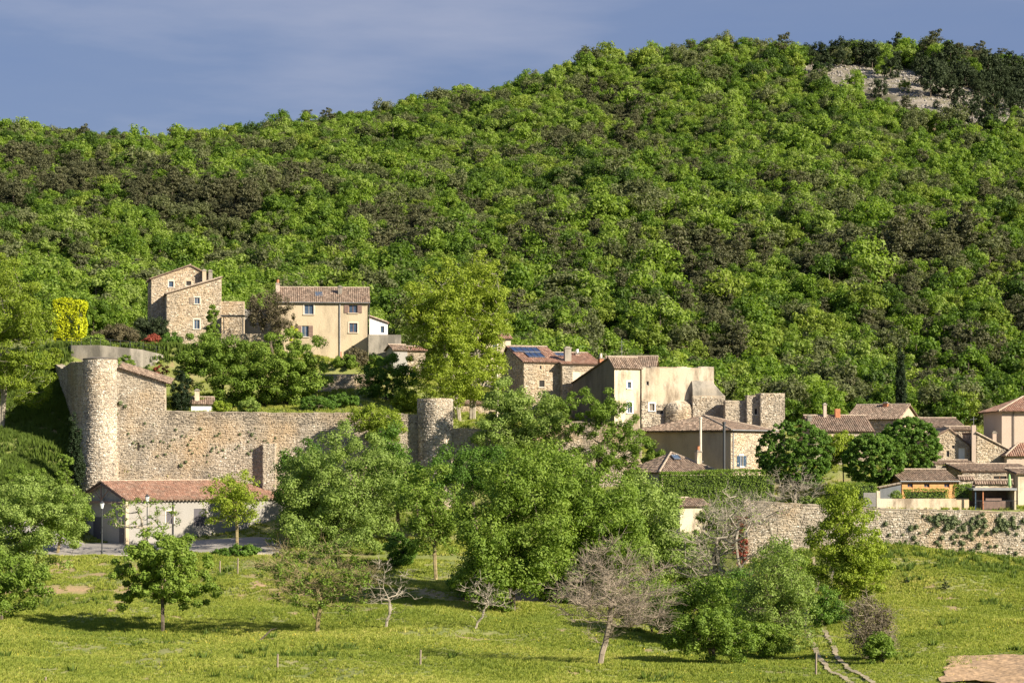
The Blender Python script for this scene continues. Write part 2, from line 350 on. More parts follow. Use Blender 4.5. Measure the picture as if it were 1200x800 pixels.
def earth(x, y, px):
    e = np.clip(1.3-np.abs(y-211.5)/1.6, 0, 1)*np.clip((640-px)/40, 0, 1)*np.clip((vnoise(x, y, 4, 9)-.40)*6, 0, 1)
    e = np.maximum(e, np.clip(1-((px-590)/75)**2-((y-209.5)/5)**2, 0, 1)*1.5)
    e = np.maximum(e, np.clip(1.2-((px-75)/26)**2-((y-227)/4)**2, 0, 1)*(vnoise(x, y, 1.5, 5) > .45))
    e = np.maximum(e, np.clip(1.2-((px-305)/40)**2-((y-212)/5)**2, 0, 1)*(vnoise(x, y, 1.5, 6) > .4))
    e = np.maximum(e, np.clip(1.2-((px-130)/150)**2-((y-222)/6)**2, 0, 1)*.8*np.clip((vnoise(x, y, 2.5, 15)-.45)*4, 0, 1))
    return np.maximum(e, np.clip((vnoise(x, y, 2.2, 61)-.86)*14, 0, 1)*.9)
ea = earth(Xg, Yg, PXg)
vattr(ground, 'earth', ea)
def GP(px, Y): x = XW(px, Y); return np.array([x, Y, float(H(x, Y))])
_ys = np.arange(145, 345, .5)
def foot(px, py):
    """ground point that shows at this place of the view"""
    xs = (px-600)/FPX*_ys; z = H(xs, _ys); r = HOR-z/_ys*FPX
    k = np.where(r <= py)[0]; k = k[0] if len(k) else 0
    return np.array([xs[k], _ys[k], z[k]])

# ------------------------------------------------------------------ sheets on the ground
def sheet(name, mat, pts_l, pts_r, lift=.05, n=1, **k):
    """strip between two polylines, draped over the ground"""
    b = MB(); pl = np.array(pts_l); pr = np.array(pts_r); q = []
    for a, c in zip(pl, pr):
        for i in range(n+1):
            s = a+(c-a)*i/n; q.append((s[0], s[1], float(H(s[0], s[1]))+lift))
    m = len(pl); F = [(r*(n+1)+i, r*(n+1)+i+1, (r+1)*(n+1)+i+1, (r+1)*(n+1)+i) for r in range(m-1) for i in range(n)]
    return b.add(q, F).build(name, mat, kind='structure', **k)
def dense(P, step=.6):
    P = np.array(P, float); out = [P[0]]
    for a, b in zip(P[:-1], P[1:]):
        n = max(1, int(np.linalg.norm(b-a)/step)); out += [a+(b-a)*i/n for i in range(1, n+1)]
    return np.array(out)
ys = np.linspace(233.5, 249, 24)
sheet('road', M['asphalt'], [(XW(-500, y), y) for y in ys], [(XW(330, y), y) for y in ys], .05, 90, label='pale asphalt lane in front of the long low building')
b_ = MB()     # low kerb along the lane
kx = np.linspace(XW(70, 233), XW(330, 233), 40)
for a, c in zip(kx[:-1], kx[1:]): b_.box((a, 233.0, float(H(a, 233.2))-.3), (c-.02, 233.25, float(H(a, 233.2))+.13), random.random())
b_.build('kerb', M['surround'], kind='structure', label='stone kerb on the field side of the lane')
trk = dense([foot(1015, 806)[:2], foot(985, 788)[:2], foot(970, 770)[:2], foot(963, 752)[:2], foot(955, 735)[:2], foot(952, 722)[:2], foot(958, 706)[:2], foot(966, 690)[:2], foot(968, 672)[:2], foot(960, 655)[:2]], .5)
tn = np.gradient(trk, axis=0); tn = np.stack([-tn[:, 1], tn[:, 0]], 1)/np.linalg.norm(tn, axis=1)[:, None]
b_ = MB()
for s in (-.75, .75):
    L_ = trk+tn*(s-.18); R_ = trk+tn*(s+.18); w = (vnoise(trk[:, 0]*3, trk[:, 1]*3, 1.3, 7)-.5)[:, None]*.3; L_ = L_+tn*w; R_ = R_+tn*w[::-1]
    V = np.stack([L_, R_], 1).reshape(-1, 2); V = np.c_[V, H(V[:, 0], V[:, 1])+.13]
    i = np.arange(len(trk)-1)*2; b_.add(V, np.stack([i, i+1, i+3, i+2], 1))
b_.build('path', M['dirt'], kind='structure', label='two pale wheel ruts of a dirt track climbing between the bushes')
ys = np.linspace(150, 167.5, 60)
b_ = MB(); q = []; nn = 60
for y in ys:
    x0 = XW(1098+9*float(vnoise(0, y, 1.7, 3))+(y-150)*.6, y); x1 = XW(1500, y)
    for i in range(nn+1):
        x = x0+(x1-x0)*i/nn; q.append((x, y, float(H(x, y))+.07+.09*math.sin(y*7+x*.6)*(0 < i)+.12*float(vnoise(x*2, y*2, .5, 4))))
b_.add(q, [(r*(nn+1)+i, r*(nn+1)+i+1, (r+1)*(nn+1)+i+1, (r+1)*(nn+1)+i) for r in range(len(ys)-1) for i in range(nn)])
b_.build('ploughed_field', M['plough'], kind='structure', label='corner of a bare ploughed field at the foot of the meadow')

# ------------------------------------------------------------------ walls, stones, roofs, houses
rs = np.random.default_rng(11)
def wall_panel(mb, mp, top, zb, holes=(), tint=.5, mat=0, reveal=.2, rmat=None):
    """faces of a wall in its own (u, z, outward) coordinates; top = [(u, z)...]; holes = (u0, u1, z0, z1)"""
    top = sorted(top); us = sorted({round(t[0], 3) for t in top} | {round(h[i], 3) for h in holes for i in (0, 1)})
    us = [u for u in us if top[0][0]-1e-6 <= u <= top[-1][0]+1e-6]
    tu = [t[0] for t in top]; tz = [t[1] for t in top]
    for a, c in zip(us[:-1], us[1:]):
        if c-a < 1e-4: continue
        za, zc = np.interp(a+1e-5, tu, tz), np.interp(c-1e-5, tu, tz); lo = zb
        for h in sorted([h for h in holes if h[0] < (a+c)/2 < h[1]], key=lambda h: h[2]):
            mb.poly([mp(a, lo, 0), mp(c, lo, 0), mp(c, h[2], 0), mp(a, h[2], 0)], tint, mat); lo = h[3]
        mb.poly([mp(a, lo, 0), mp(c, lo, 0), mp(c, zc, 0), mp(a, za, 0)], tint, mat)
    for u0, u1, z0, z1 in holes:
        Q = [(u0, z0), (u1, z0), (u1, z1), (u0, z1)]
        for i in range(4):
            (ua, wa), (ub, wb) = Q[i], Q[(i+1) % 4]
            mb.poly([mp(ua, wa, 0), mp(ua, wa, -reveal), mp(ub, wb, -reveal), mp(ub, wb, 0)], tint, mat)
        mb.poly([mp(*Q[0], -reveal), mp(*Q[1], -reveal), mp(*Q[2], -reveal), mp(*Q[3], -reveal)], 0, mat)
def stones(mb, mp, u0, u1, topf, botf, holes=(), size=.74, rng=rs, keep=None, tintf=None):
    """every stone a proud, slightly irregular block, in rough courses"""
    zmin = min(botf(u0), botf(u1), botf((u0+u1)/2)); zmax = max(topf(u) for u in np.linspace(u0, u1, 60))
    z = zmin; V = []; T = []
    while z < zmax-.05:
        h = rng.uniform(.15, .30)*size; u = u0+rng.uniform(0, .1); wa_, wp_ = rng.uniform(.02, .07), rng.uniform(0, 6)
        while u < u1-.1:
            w = rng.uniform(.13, .42)*size; um = u+w/2; zm = z+h/2+wa_*math.sin(um*1.7+wp_)+rng.uniform(-.035, .035)
            if u+w > u1: w = u1-u; um = u+w/2
            if w > .1 and rng.random() > .05 and zm+h*.4 < topf(um) and zm > botf(um) and not any(h_[0]-w*.5 < um < h_[1]+w*.5 and h_[2]-h*.5 < zm < h_[3]+h*.5 for h_ in holes) and (keep is None or keep(um, zm, rng)):
                g = .016; j = rng.uniform(-.05, .05, 8); d = rng.uniform(.015, .09)
                hs = h*rng.uniform(.8, 1.15); a0, a1, b0, b1 = u+g, u+w-g, zm-hs/2+g, zm+hs/2-g
                k = min(w, h)*.16
                V.append([mp(a0, b0+j[0], -.01), mp(a1, b0+j[1], -.01), mp(a1, b1+j[2], -.01), mp(a0, b1+j[3], -.01),
                          mp(a0+k, b0+k+j[4], d), mp(a1-k, b0+k+j[5], d), mp(a1-k, b1-k+j[6], d*.9), mp(a0+k, b1-k+j[7], d*.9)])
                T.append(np.clip(rng.beta(1.5, 1.5)+(tintf(um, zm) if tintf else 0), 0, 1))
            u += w
        z += h
    if not V: return
    n = len(V); V = np.array(V).reshape(-1, 3)
    F = np.array([(4,5,6,7),(0,1,5,4),(1,2,6,5),(2,3,7,6),(3,0,4,7)])[None]+np.arange(n)[:, None, None]*8
    mb.add(V, F.reshape(-1, 4), np.repeat(T, 5))
def tiles(mb, P, rng=rs, pitch=.27, row_=.40, thick=.10):
    P = [np.array(p, float) for p in P]; e = nrm(P[1]-P[0]); n = nrm(np.cross(P[1]-P[0], P[2]-P[0]))
    if n[2] < 0: n = -n
    s = np.cross(n, e)
    if s[2] < 0: s = -s
    Q = np.array([[(p-P[0]) @ e, (p-P[0]) @ s] for p in P]); c = Q.mean(0)
    def inside(a, b, m=.0):
        ok = np.ones_like(a, bool)
        for i in range(len(Q)):
            d = Q[(i+1) % len(Q)]-Q[i]; w = np.array([-d[1], d[0]])/max(np.linalg.norm(d), 1e-6)
            if (c-Q[i]) @ w < 0: w = -w
            ok &= ((a-Q[i][0])*w[0]+(b-Q[i][1])*w[1]) > m
        return ok
    A, B = np.meshgrid(np.arange(Q[:, 0].min()+pitch/2, Q[:, 0].max(), pitch), np.arange(Q[:, 1].min(), Q[:, 1].max(), row_))
    A = A.ravel(); B = B.ravel(); ok = inside(A, B+row_*.5, .02); A = A[ok]; B = B[ok]; m = len(A)
    if m:
        A = A+rng.uniform(-.02, .02, m); jit = rng.uniform(-.03, .03, m); up = rng.uniform(-.01, .02, m)
        prof = [(-.125, .0), (-.07, .085), (.07, .085), (.125, .0)]; V = []
        for db, lift in ((-.05, .035), (row_*1.02, .0)):
            for da, dh in prof:
                V.append(P[0]+np.outer(A+da, e)+np.outer(B+db+jit, s)+np.outer(dh+lift+up, n))
        V = np.stack(V, 1).reshape(-1, 3)
        F = np.array([(0,1,5,4),(1,2,6,5),(2,3,7,6),(3,2,1,0)])[None]+np.arange(m)[:, None, None]*8
        mb.add(V, F.reshape(-1, 4), np.repeat(np.clip(rng.normal(.5, .22, m), 0, 1), 4), 0)
    k = len(P); T = np.array(P); Bt = T-n*thick
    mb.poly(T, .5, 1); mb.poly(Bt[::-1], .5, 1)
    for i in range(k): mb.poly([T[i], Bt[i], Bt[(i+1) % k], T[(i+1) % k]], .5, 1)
def box_obj(name, mat, parent, a, b, **k): return MB().box(a, b).build(name, mat, parent, **k)

class House:
    def __init__(s, name, label, px, py, Y, yaw, L, D, Hh, roof, rise, wall='plaster', found=4, over=.3, tile='tile', holes=(), cat='house',
                 ridge=.5, apex=.5, h2=None, stone=None, side=True, group=None, gutter=False, quoins=False, lowstone=None, sidemat=None, hb=None):
        z = (HOR-py)/FPX*Y
        s.O = np.array([XW(px, Y), Y, z-Hh]); s.yaw = R(yaw); s.L, s.D, s.H = L, D, Hh; s.over = over
        s.ex = np.array([math.cos(s.yaw), math.sin(s.yaw), 0]); s.ey = np.array([-math.sin(s.yaw), math.cos(s.yaw), 0])
        s.root = empty(name, s.O, s.yaw, label=label, cat=cat, group=group)
        yr, xr = D*ridge, L*apex; H_ = Hh; h2 = Hh if h2 is None else h2; o = over
        if roof == 'gx':
            hb = Hh if hb is None else hb; f = lambda x, y: H_+rise*y/yr if y <= yr else hb+(H_+rise-hb)*(D-y)/(D-yr)
            sl_ = [[(-o, -o), (L+o, -o), (L+o, yr), (-o, yr)], [(L+o, D+o), (-o, D+o), (-o, yr), (L+o, yr)]]; rl = [((-o, yr), (L+o, yr))]
            s.br = [yr]; brx = []
        elif roof == 'gy':
            f = lambda x, y: (H_+rise*x/xr) if x <= xr else h2+(H_+rise-h2)*(L-x)/(L-xr)
            sl_ = [[(-o, D+o), (-o, -o), (xr, -o), (xr, D+o)], [(L+o, -o), (L+o, D+o), (xr, D+o), (xr, -o)]]; rl = [((xr, -o), (xr, D+o))]
            s.br = []; brx = [xr]
        elif roof == 'sx':
            f = lambda x, y: H_+rise*x/L
            sl_ = [[(-o, D+o), (-o, -o), (L+o*.3, -o), (L+o*.3, D+o)]] if rise >= 0 else [[(L+o, -o), (L+o, D+o), (-o*.3, D+o), (-o*.3, -o)]]
            rl = [((-o, -o), (L, -o))]; s.br = []; brx = []
        elif roof == 'sy':
            f = lambda x, y: H_+rise*y/D
            sl_ = [[(-o, -o), (L+o, -o), (L+o, D), (-o, D)]]; rl = [((-o, D), (L+o, D))]; s.br = []; brx = []
        elif roof == 'hip':
            q = min(D/2, L/2-.01); f = lambda x, y: H_+rise*min(x, L-x, y, D-y, q)/q
            y2 = D/2
            sl_ = [[(-o, -o), (L+o, -o), (L-q, y2), (q, y2)], [(L+o, D+o), (-o, D+o), (q, y2), (L-q, y2)],
                   [(-o, D+o), (-o, -o), (q, y2)], [(L+o, -o), (L+o, D+o), (L-q, y2)]]
            rl = [((q, y2), (L-q, y2)), ((-o, -o), (q, y2)), ((L+o, -o), (L-q, y2))]; s.br = []; brx = []
            ff = f; f = lambda x, y: ff(x, y) if 0 <= x <= L and 0 <= y <= D else H_-rise*o/q
        else:
            f = lambda x, y: H_; sl_ = []; rl = []; s.br = []; brx = []
        s.f = f
        mp_f = lambda u, z, d: np.array([u, -d, z]); mp_l = lambda u, z, d: np.array([-d, D-u, z])
        mp_r = lambda u, z, d: np.array([L+d, u, z]); mp_b = lambda u, z, d: np.array([L-u, D+d, z])
        tf = [(u, f(u, 0)) for u in sorted({0, L, *brx})]
        if roof == 'hip': tf = [(0, H_), (L, H_)]
        tb = [(L-u, z) for u, z in reversed(tf)]
        tl = [(D-u, f(0, u)) for u in sorted({0, D, *s.br}, reverse=True)]; tr = [(u, f(L, u)) for u in sorted({0, D, *s.br})]
        if roof == 'hip': tl = tr = [(0, H_), (D, H_)]
        hf = [s.rect(h) for h in holes]; s.rects = hf
        W_ = MB(); kind = wall
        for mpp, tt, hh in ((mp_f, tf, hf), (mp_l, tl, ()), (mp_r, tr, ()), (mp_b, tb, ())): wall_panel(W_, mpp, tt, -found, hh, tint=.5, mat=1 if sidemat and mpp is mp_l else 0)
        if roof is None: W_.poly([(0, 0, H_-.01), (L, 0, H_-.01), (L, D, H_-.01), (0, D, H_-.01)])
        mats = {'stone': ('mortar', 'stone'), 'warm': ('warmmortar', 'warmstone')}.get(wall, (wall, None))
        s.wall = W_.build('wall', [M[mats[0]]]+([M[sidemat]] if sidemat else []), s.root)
        if mats[1] or lowstone:
            sm = mats[1] or 'warmstone'; B_ = MB(); zt = (lambda u, t=tf: np.interp(u, [a for a, _ in t], [c for _, c in t]))
            lo = max(-found, -4.5)
            if lowstone: zt0 = zt; zt = lambda u: min(zt0(u), lowstone)
            stones(B_, mp_f, 0, L, zt, lambda u: lo, [(a-.1, c+.1, e_-.1, g+.1) for a, c, e_, g in hf])
            if side and not lowstone: stones(B_, mp_l, 0, D, lambda u: np.interp(u, [a for a, _ in tl], [c for _, c in tl]), lambda u: lo)
            B_.build('stonework', M[sm], s.root, kind='stuff')
        if sl_:
            T_ = MB()
            for P in sl_:
                if roof in ('gx', 'gy', 'sx', 'sy'):
                    # straight slopes: extend heights past the walls linearly
                    def g(x, y):
                        if roof == 'gx': return H_+rise*(y/yr) if P[0][1] < 0 else hb+(H_+rise-hb)*(D-y)/(D-yr)
                        if roof == 'gy': return (H_+rise*x/xr) if P[0][0] < 0 else h2+(H_+rise-h2)*(L-x)/(L-xr)
                        if roof == 'sx': return H_+rise*x/L
                        return H_+rise*y/D
                else: g = f
                tiles(T_, [(x, y, g(x, y)+.16) for x, y in P])
            for a, c in rl:
                def gz(x, y):
                    if roof == 'hip': return f(x, y)
                    if roof == 'sx': return H_+rise*x/L
                    return g(x, y)
                A = np.array([*a, gz(*a)+.24]); C = np.array([*c, gz(*c)+.24]); n = max(1, int(np.linalg.norm(C-A)/.45)); t = np.linspace(0, 1, n+1)[:, None]
                Pp = A+(C-A)*t; T_.segs(Pp[:-1], Pp[1:], .13, .11, 6, rs.uniform(.3, .9, n), 2)
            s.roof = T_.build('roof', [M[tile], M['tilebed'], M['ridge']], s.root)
            if gutter:
                G = MB(); G.segs((-o, -o-.06, H_+.02-rise*0), (L+o, -o-.06, H_+.02), .07, .07, 6); G.build('gutter', M['metal'], s.root)
    def uv(s, px, py, yl=0):
        """local x and z of the place seen at px, py on the plane local y = yl"""
        d = np.array([(px-600)/FPX, 1, (HOR-py)/FPX]); o = s.O+s.ey*yl; n = s.ey
        t = (o @ n)/(d @ n); p = d*t-s.O
        return p @ s.ex, p[2]
    def rect(s, h):
        (u, z), w, hh = s.uv(h[0], h[1]), h[2]/FPX*s.O[1]/max(.5, math.cos(s.yaw)), h[3]/FPX*s.O[1]
        return (u-w/2, u+w/2, z-hh/2, z+hh/2)
    def window(s, i, frame='frame', pane='glass', surround=None, shutters='', shut='shutter', sill=True, bars=1, name='window', pw=.45):
        u0, u1, z0, z1 = s.rects[i]; f = MB(); t = .06
        for a, c, e_, g in ((u0, u1, z0, z0+t), (u0, u1, z1-t, z1), (u0, u0+t, z0+t, z1-t), (u1-t, u1, z0+t, z1-t)): f.box((a, .10, e_), (c, .16, g))
        if bars: f.box(((u0+u1)/2-.03, .098, z0+t), ((u0+u1)/2+.03, .155, z1-t))
        o = f.build(name, M[frame], s.root)
        MB().box((u0+t, .13, z0+t), (u1-t, .15, z1-t)).build('pane', M[pane], o)
        if surround:
            q = MB(); k = .16
            for a, c, e_, g in ((u0-k, u1+k, z1, z1+k*1.2), (u0-k, u0, z0, z1), (u1, u1+k, z0, z1)): q.box((a, -.045, e_), (c, .05, g))
            q.build('surround', M[surround], o)
        if sill: MB().box((u0-.15, -.14, z0-.1), (u1+.15, .05, z0-.002)).build('sill', M[surround or 'surround'], o)
        for c in shutters:
            a = u0-pw-.03 if c == 'l' else u1+.03; q = MB(); q.box((a, -.075, z0), (a+pw, -.03, z1))
            for k in (.2, .5, .8): q.box((a+.02, -.095, z0+(z1-z0)*k-.05), (a+pw-.02, -.074, z0+(z1-z0)*k+.05))
            q.build('shutter', M[shut], s.root)
        return o
    def door(s, i, mat='greyshutter'):
        u0, u1, z0, z1 = s.rects[i]; f = MB(); m = (u0+u1)/2
        f.box((u0+.03, .06, z0), (m-.01, .12, z1-.03)); f.box((m+.01, .06, z0), (u1-.03, .12, z1-.03))
        for k in (.25, .5, .75): f.box((u0+.06, .045, z0+(z1-z0)*k-.05), (u1-.06, .062, z0+(z1-z0)*k+.05))
        d = f.build('door', M[mat], s.root); MB().box((m-.06, .02, z0+1), (m+.06, .05, z0+1.06)).build('handle', M['metal'], d)
    def chimney(s, px, pyt, pyb, wpx, yl, mat='warmmortar', pot=None, cap=True):
        u, zt = s.uv(px, pyt, yl); _, zb = s.uv(px, pyb, yl); w = wpx/FPX*s.O[1]/2
        zb = min(zb, s.f(min(max(u, 0), s.L), min(max(yl, 0), s.D)))-.3
        c = MB().box((u-w, yl-w, zb), (u+w, yl+w, zt-.15)); o = c.build('chimney', M[mat], s.root)
        if cap: MB().box((u-w-.08, yl-w-.08, zt-.15), (u+w+.08, yl+w+.08, zt-.03)).box((u-w*.7, yl-w*.7, zt-.03), (u+w*.7, yl+w*.7, zt+.12)).build('cap', M['concrete'], o)
        if pot: MB().lathe([(w*.8, zt-.04), (w*.62, zt+.5), (w*.7, zt+.55)], 8, (u, yl)).build('pot', M[pot], o)
    def onroof(s, name, mat, x0, x1, y0, y1, lift=.3, th=.05, frame=None):
        P = [np.array((x, y, s.f(x, y)+lift)) for x, y in ((x0, y0), (x1, y0), (x1, y1), (x0, y1))]; T = [p+np.array((0, 0, th)) for p in P]
        V = P+T; o = MB().add(V, [(0,3,2,1),(4,5,6,7),(0,1,5,4),(1,2,6,5),(2,3,7,6),(3,0,4,7)]).build(name, M[mat], s.root)
        if frame:
            b = MB(); q = [p+np.array((0, 0, .03)) for p in T]
            b.segs(q, q[1:]+q[:1], .035, .035, 4); b.build('frame', M[frame], o)
        return o
    def pipe(s, px, py0, py1, yl=-.12, r=.06, mat='metal', name='downpipe'):
        u, z0 = s.uv(px, py0, yl); _, z1 = s.uv(px, py1, yl)
        return MB().segs((u, yl, z1), (u, yl, z0), r, r, 8).build(name, M[mat], s.root)

# ---- ramparts
def rampart(name, label, A, B, top, botz, thick=1.0, mat='stone', mort='mortar', size=.72, holes=(), tintf=None, copings=True, cat='wall', n_out=None):
    """A, B = (x, y) plan ends, seen side on the right of A->B's back; top = [(u, z)]"""
    A = np.array(A, float); B = np.array(B, float); L = np.linalg.norm(B-A); e = (B-A)/L; n = np.array([e[1], -e[0]])
    root = empty(name, (A[0], A[1], 0), math.atan2(e[1], e[0]), label=label, cat=cat)
    mp = lambda u, z, d: np.array([u, -d, z]); tu = [t[0] for t in top]; tz = [t[1] for t in top]
    W_ = MB(); us = np.unique(np.concatenate([np.linspace(0, L, max(3, int(L/2))), tu])); 
    for a, c in zip(us[:-1], us[1:]):
        if c-a < 1e-4: continue
        za, zc = np.interp(a+1e-5, tu, tz), np.interp(c-1e-5, tu, tz); b0, b1 = botz(a), botz(c)
        W_.poly([(a, thick, za), (c, thick, zc), (c, thick, b1), (a, thick, b0)]); W_.poly([(a, 0, za), (c, 0, zc), (c, thick, zc), (a, thick, za)])
    wall_panel(W_, mp, [(u, z) for u, z in top], min(botz(u) for u in us), holes)
    for u in (0, L): W_.poly([(u, 0, botz(u)), (u, thick, botz(u)), (u, thick, np.interp(u, tu, tz)), (u, 0, np.interp(u, tu, tz))])
    W_.build('wall_core', M[mort], root)
    S_ = MB(); stones(S_, mp, 0, L, lambda u: np.interp(u, tu, tz), botz, holes, size, tintf=tintf); S_.build('stonework', M[mat], root, kind='stuff')
    if copings:
        C_ = MB()
        u = 0
        while u < L-.2:
            w = rs.uniform(.5, .9); w = min(w, L-u); za = np.interp(u+.02, tu, tz); zc = np.interp(u+w-.02, tu, tz)
            if abs(za-zc) < .5:
                h = rs.uniform(.06, .16); V = [(u+.01, -.06, za-.02), (u+w-.01, -.06, zc-.02), (u+w-.01, thick+.05, zc-.02), (u+.01, thick+.05, za-.02)]
                V += [(x, y, z+h) for x, y, z in V]
                C_.add(V, [(4,5,6,7),(0,1,5,4),(1,2,6,5),(2,3,7,6),(3,0,4,7)], rs.uniform(.1, .6))
            u += w
        C_.build('coping', M[mat], root, kind='stuff')
    return root, e, n, L
def tower(name, label, px, Y, rpx, pyt, pyb, flare=1.0, mat='towerstone', cap=True, tintf=None):
    c = PT(px, pyt, Y); r = rpx/FPX*Y; zt = c[2]; zb = (HOR-pyb)/FPX*Y
    root = empty(name, (c[0], c[1], zb), label=label, cat='tower'); h = zt-zb
    rad = lambda z: r*(1+(flare-1)*np.clip(1-z/(h*.6), 0, 1)**1.5)
    W_ = MB(); W_.lathe([(rad(z), z) for z in np.linspace(0, h, 14)], 40); W_.build('wall', M['mortar'], root, smooth=False)
    mp = lambda u, z, d: np.array([(rad(z)+d)*math.cos(u/r), (rad(z)+d)*math.sin(u/r), z])
    S_ = MB(); stones(S_, mp, -math.pi*1.12*r, .12*math.pi*r, lambda u: h, lambda u: 0, size=.68, tintf=tintf)
    S_.build('stonework', M[mat], root, kind='stuff')
    if cap: MB().lathe([(r+.06, h-.02), (r+.1, h+.07), (r*.6, h+.22), (.05, h+.26)], 32).build('cap', M['darkstone'], root)
    return root
tz1 = lambda u, z: -.0
tower('round_tower', 'tall round tower of pale cobbles at the corner of the rampart, beside a narrow cypress', 117.5, 262, 19.5, 421, 590, 1.14)
tower('round_tower', 'short round stone tower in the middle of the rampart, half behind the trees', 510, 262.5, 20.5, 467, 600, 1.03, cap=False)
def zpy(py, Y): return (HOR-py)/FPX*Y
A = (XW(134, 262), 262.0); B = (XW(492, 262), 262.0); Lr = math.dist(A, B); up = lambda px: (px-134)/(492-134)*Lr
top = [(0, zpy(429, 262)), (up(140), zpy(432, 262)), (up(193), zpy(449, 262.5)), (up(193.4), zpy(482, 262.5)), (up(260), zpy(483, 262)), (up(330), zpy(484, 262)), (up(440), zpy(484, 262)), (Lr, zpy(486, 262))]
sl_h = [(up(159.5), up(163.5), zpy(528, 262.5), zpy(518, 262.5))]
stain = lambda u, z: (-.3 if z > zpy(498, 263) and u > up(193) else 0)+(-.12*math.sin(u*1.3+z)*.6)
rr, re_, rn_, _ = rampart('rampart', 'long rampart wall of rough cream stone with a high stepped end beside the round tower', A, B, top, lambda u: zpy(612, 262), 1.1, holes=sl_h, tintf=stain)
# tiled edge along the sloping top
T_ = MB(); a0, a1 = up(139), up(200)
tiles(T_, [(a0, -.35, zpy(431, 262)+.05), (a1, -.35, zpy(450.5, 262.5)+.05), (a1, 2.6, zpy(448, 262.5)+.5), (a0, 2.6, zpy(428.5, 262)+.5)])
T_.build('tile_edge', [M['tile'], M['tilebed']], rr)
# buttress
bt = empty('buttress', (XW(309, 262), 262.1, zpy(600, 262)), 0, label='square stone buttress standing out from the rampart', cat='buttress')
hB = zpy(520, 264)-zpy(600, 264); b_ = MB().box((0, -1.0, 0), (1.55, .4, hB)); b_.build('core', M['mortar'], bt)
b_ = MB(); stones(b_, lambda u, z, d: np.array([u, -1.0-d, z]), 0, 1.55, lambda u: hB, lambda u: 0); stones(b_, lambda u, z, d: np.array([-d, -u+.4, z]), 0, 1.4, lambda u: hB, lambda u: 0); b_.build('stonework', M['stone'], bt, kind='stuff')
# receding western wall
A2 = (XW(60, 292), 292.0); B2 = (XW(100, 261), 261.0); L2 = math.dist(A2, B2)
rampart('rampart', 'shaded rampart wall running uphill behind the tall round tower', A2, B2, [(0, zpy(424, 292)), (3, zpy(427, 290)), (L2*.35, zpy(432, 280)), (L2*.6, zpy(424, 270)), (L2, zpy(424, 261))],
        lambda u: zpy(470+110*u/L2, 292-31*u/L2)-3, 1.0)
A3 = (XW(528, 262), 262.0); B3 = (XW(752, 262), 262.0); L3 = math.dist(A3, B3); u3 = lambda px: (px-528)/224*L3
rampart('rampart', 'low rampart wall right of the short round tower, seen through the trees', A3, B3, [(0, zpy(503, 266)), (u3(652), zpy(504, 266)), (u3(653), zpy(494, 266)), (u3(720), zpy(496, 262)), (L3, zpy(512, 262))], lambda u: zpy(570, 266), .9)
A4 = (XW(872, 234.5), 234.5); B4 = (XW(1290, 234.5), 234.5); L4 = math.dist(A4, B4); u4 = lambda px: (px-872)/418*L4
rampart('retaining_wall', 'long crumbling retaining wall above the meadow, dotted with bushes', A4, B4, [(0, zpy(587, 234.5)), (u4(1028), zpy(596, 235)), (u4(1200), zpy(600, 235.5)), (L4, zpy(602, 236))],
        lambda u: zpy(np.interp(872+u/L4*418, [872, 950, 1030, 1120, 1200, 1290], [652, 645, 640, 652, 660, 664]), 235)-.8, 1.2, mat='stone', size=.78, tintf=lambda u, z: .08)
# curved concrete retaining wall under the stone house
cw = empty('retaining_wall', PT(140, 430, 288), 0, label='curved grey concrete retaining wall with a dark stained top, below the stone house', cat='wall')
pts = np.array([(XW(64, 284), 291.5), (XW(80, 288), 290.0), (XW(115, 288), 289.3), (XW(150, 288), 289.3), (XW(180, 288), 289.8), (XW(200, 288), 291.0), (XW(216, 289), 293)])
pts = dense(pts, 1.2); b_ = MB(); o = np.array(cw.location)
zt_ = np.interp(pts[:, 0]/pts[:, 1]*FPX+600, [64, 115, 165, 200, 216], [zpy(404, 289), zpy(404, 289), zpy(409, 289), zpy(417, 289), zpy(422, 289)])
zb_ = zpy(436, 289)-1
for i in range(len(pts)-1):
    p, q = pts[i], pts[i+1]; n = np.array([q[1]-p[1], -(q[0]-p[0])]); n = n/np.linalg.norm(n)*.45
    V = [(*p, zb_), (*q, zb_), (*q, zt_[i+1]), (*p, zt_[i]), (*(p-n), zb_), (*(q-n), zb_), (*(q-n), zt_[i+1]), (*(p-n), zt_[i])]
    b_.add(np.array(V)-o, [(0,1,2,3),(3,2,6,7),(4,7,6,5)], rs.uniform(0, 1))
b_.build('wall_panel', M['concrete'], cw)
b_ = MB()
for i in range(0, len(pts)-1): 
    p, q = np.array([*pts[i], zt_[i]])-o, np.array([*pts[i+1], zt_[i+1]])-o
    b_.segs(p+[0, .2, .9], q+[0, .2, .9], .025, .025, 4); b_.segs(p+[0, .2, 0], p+[0, .2, .95], .03, .03, 4); b_.segs(p+[0, .2, .5], q+[0, .2, .5], .015, .015, 4)
b_.build('railing', M['darkmetal'], cw)

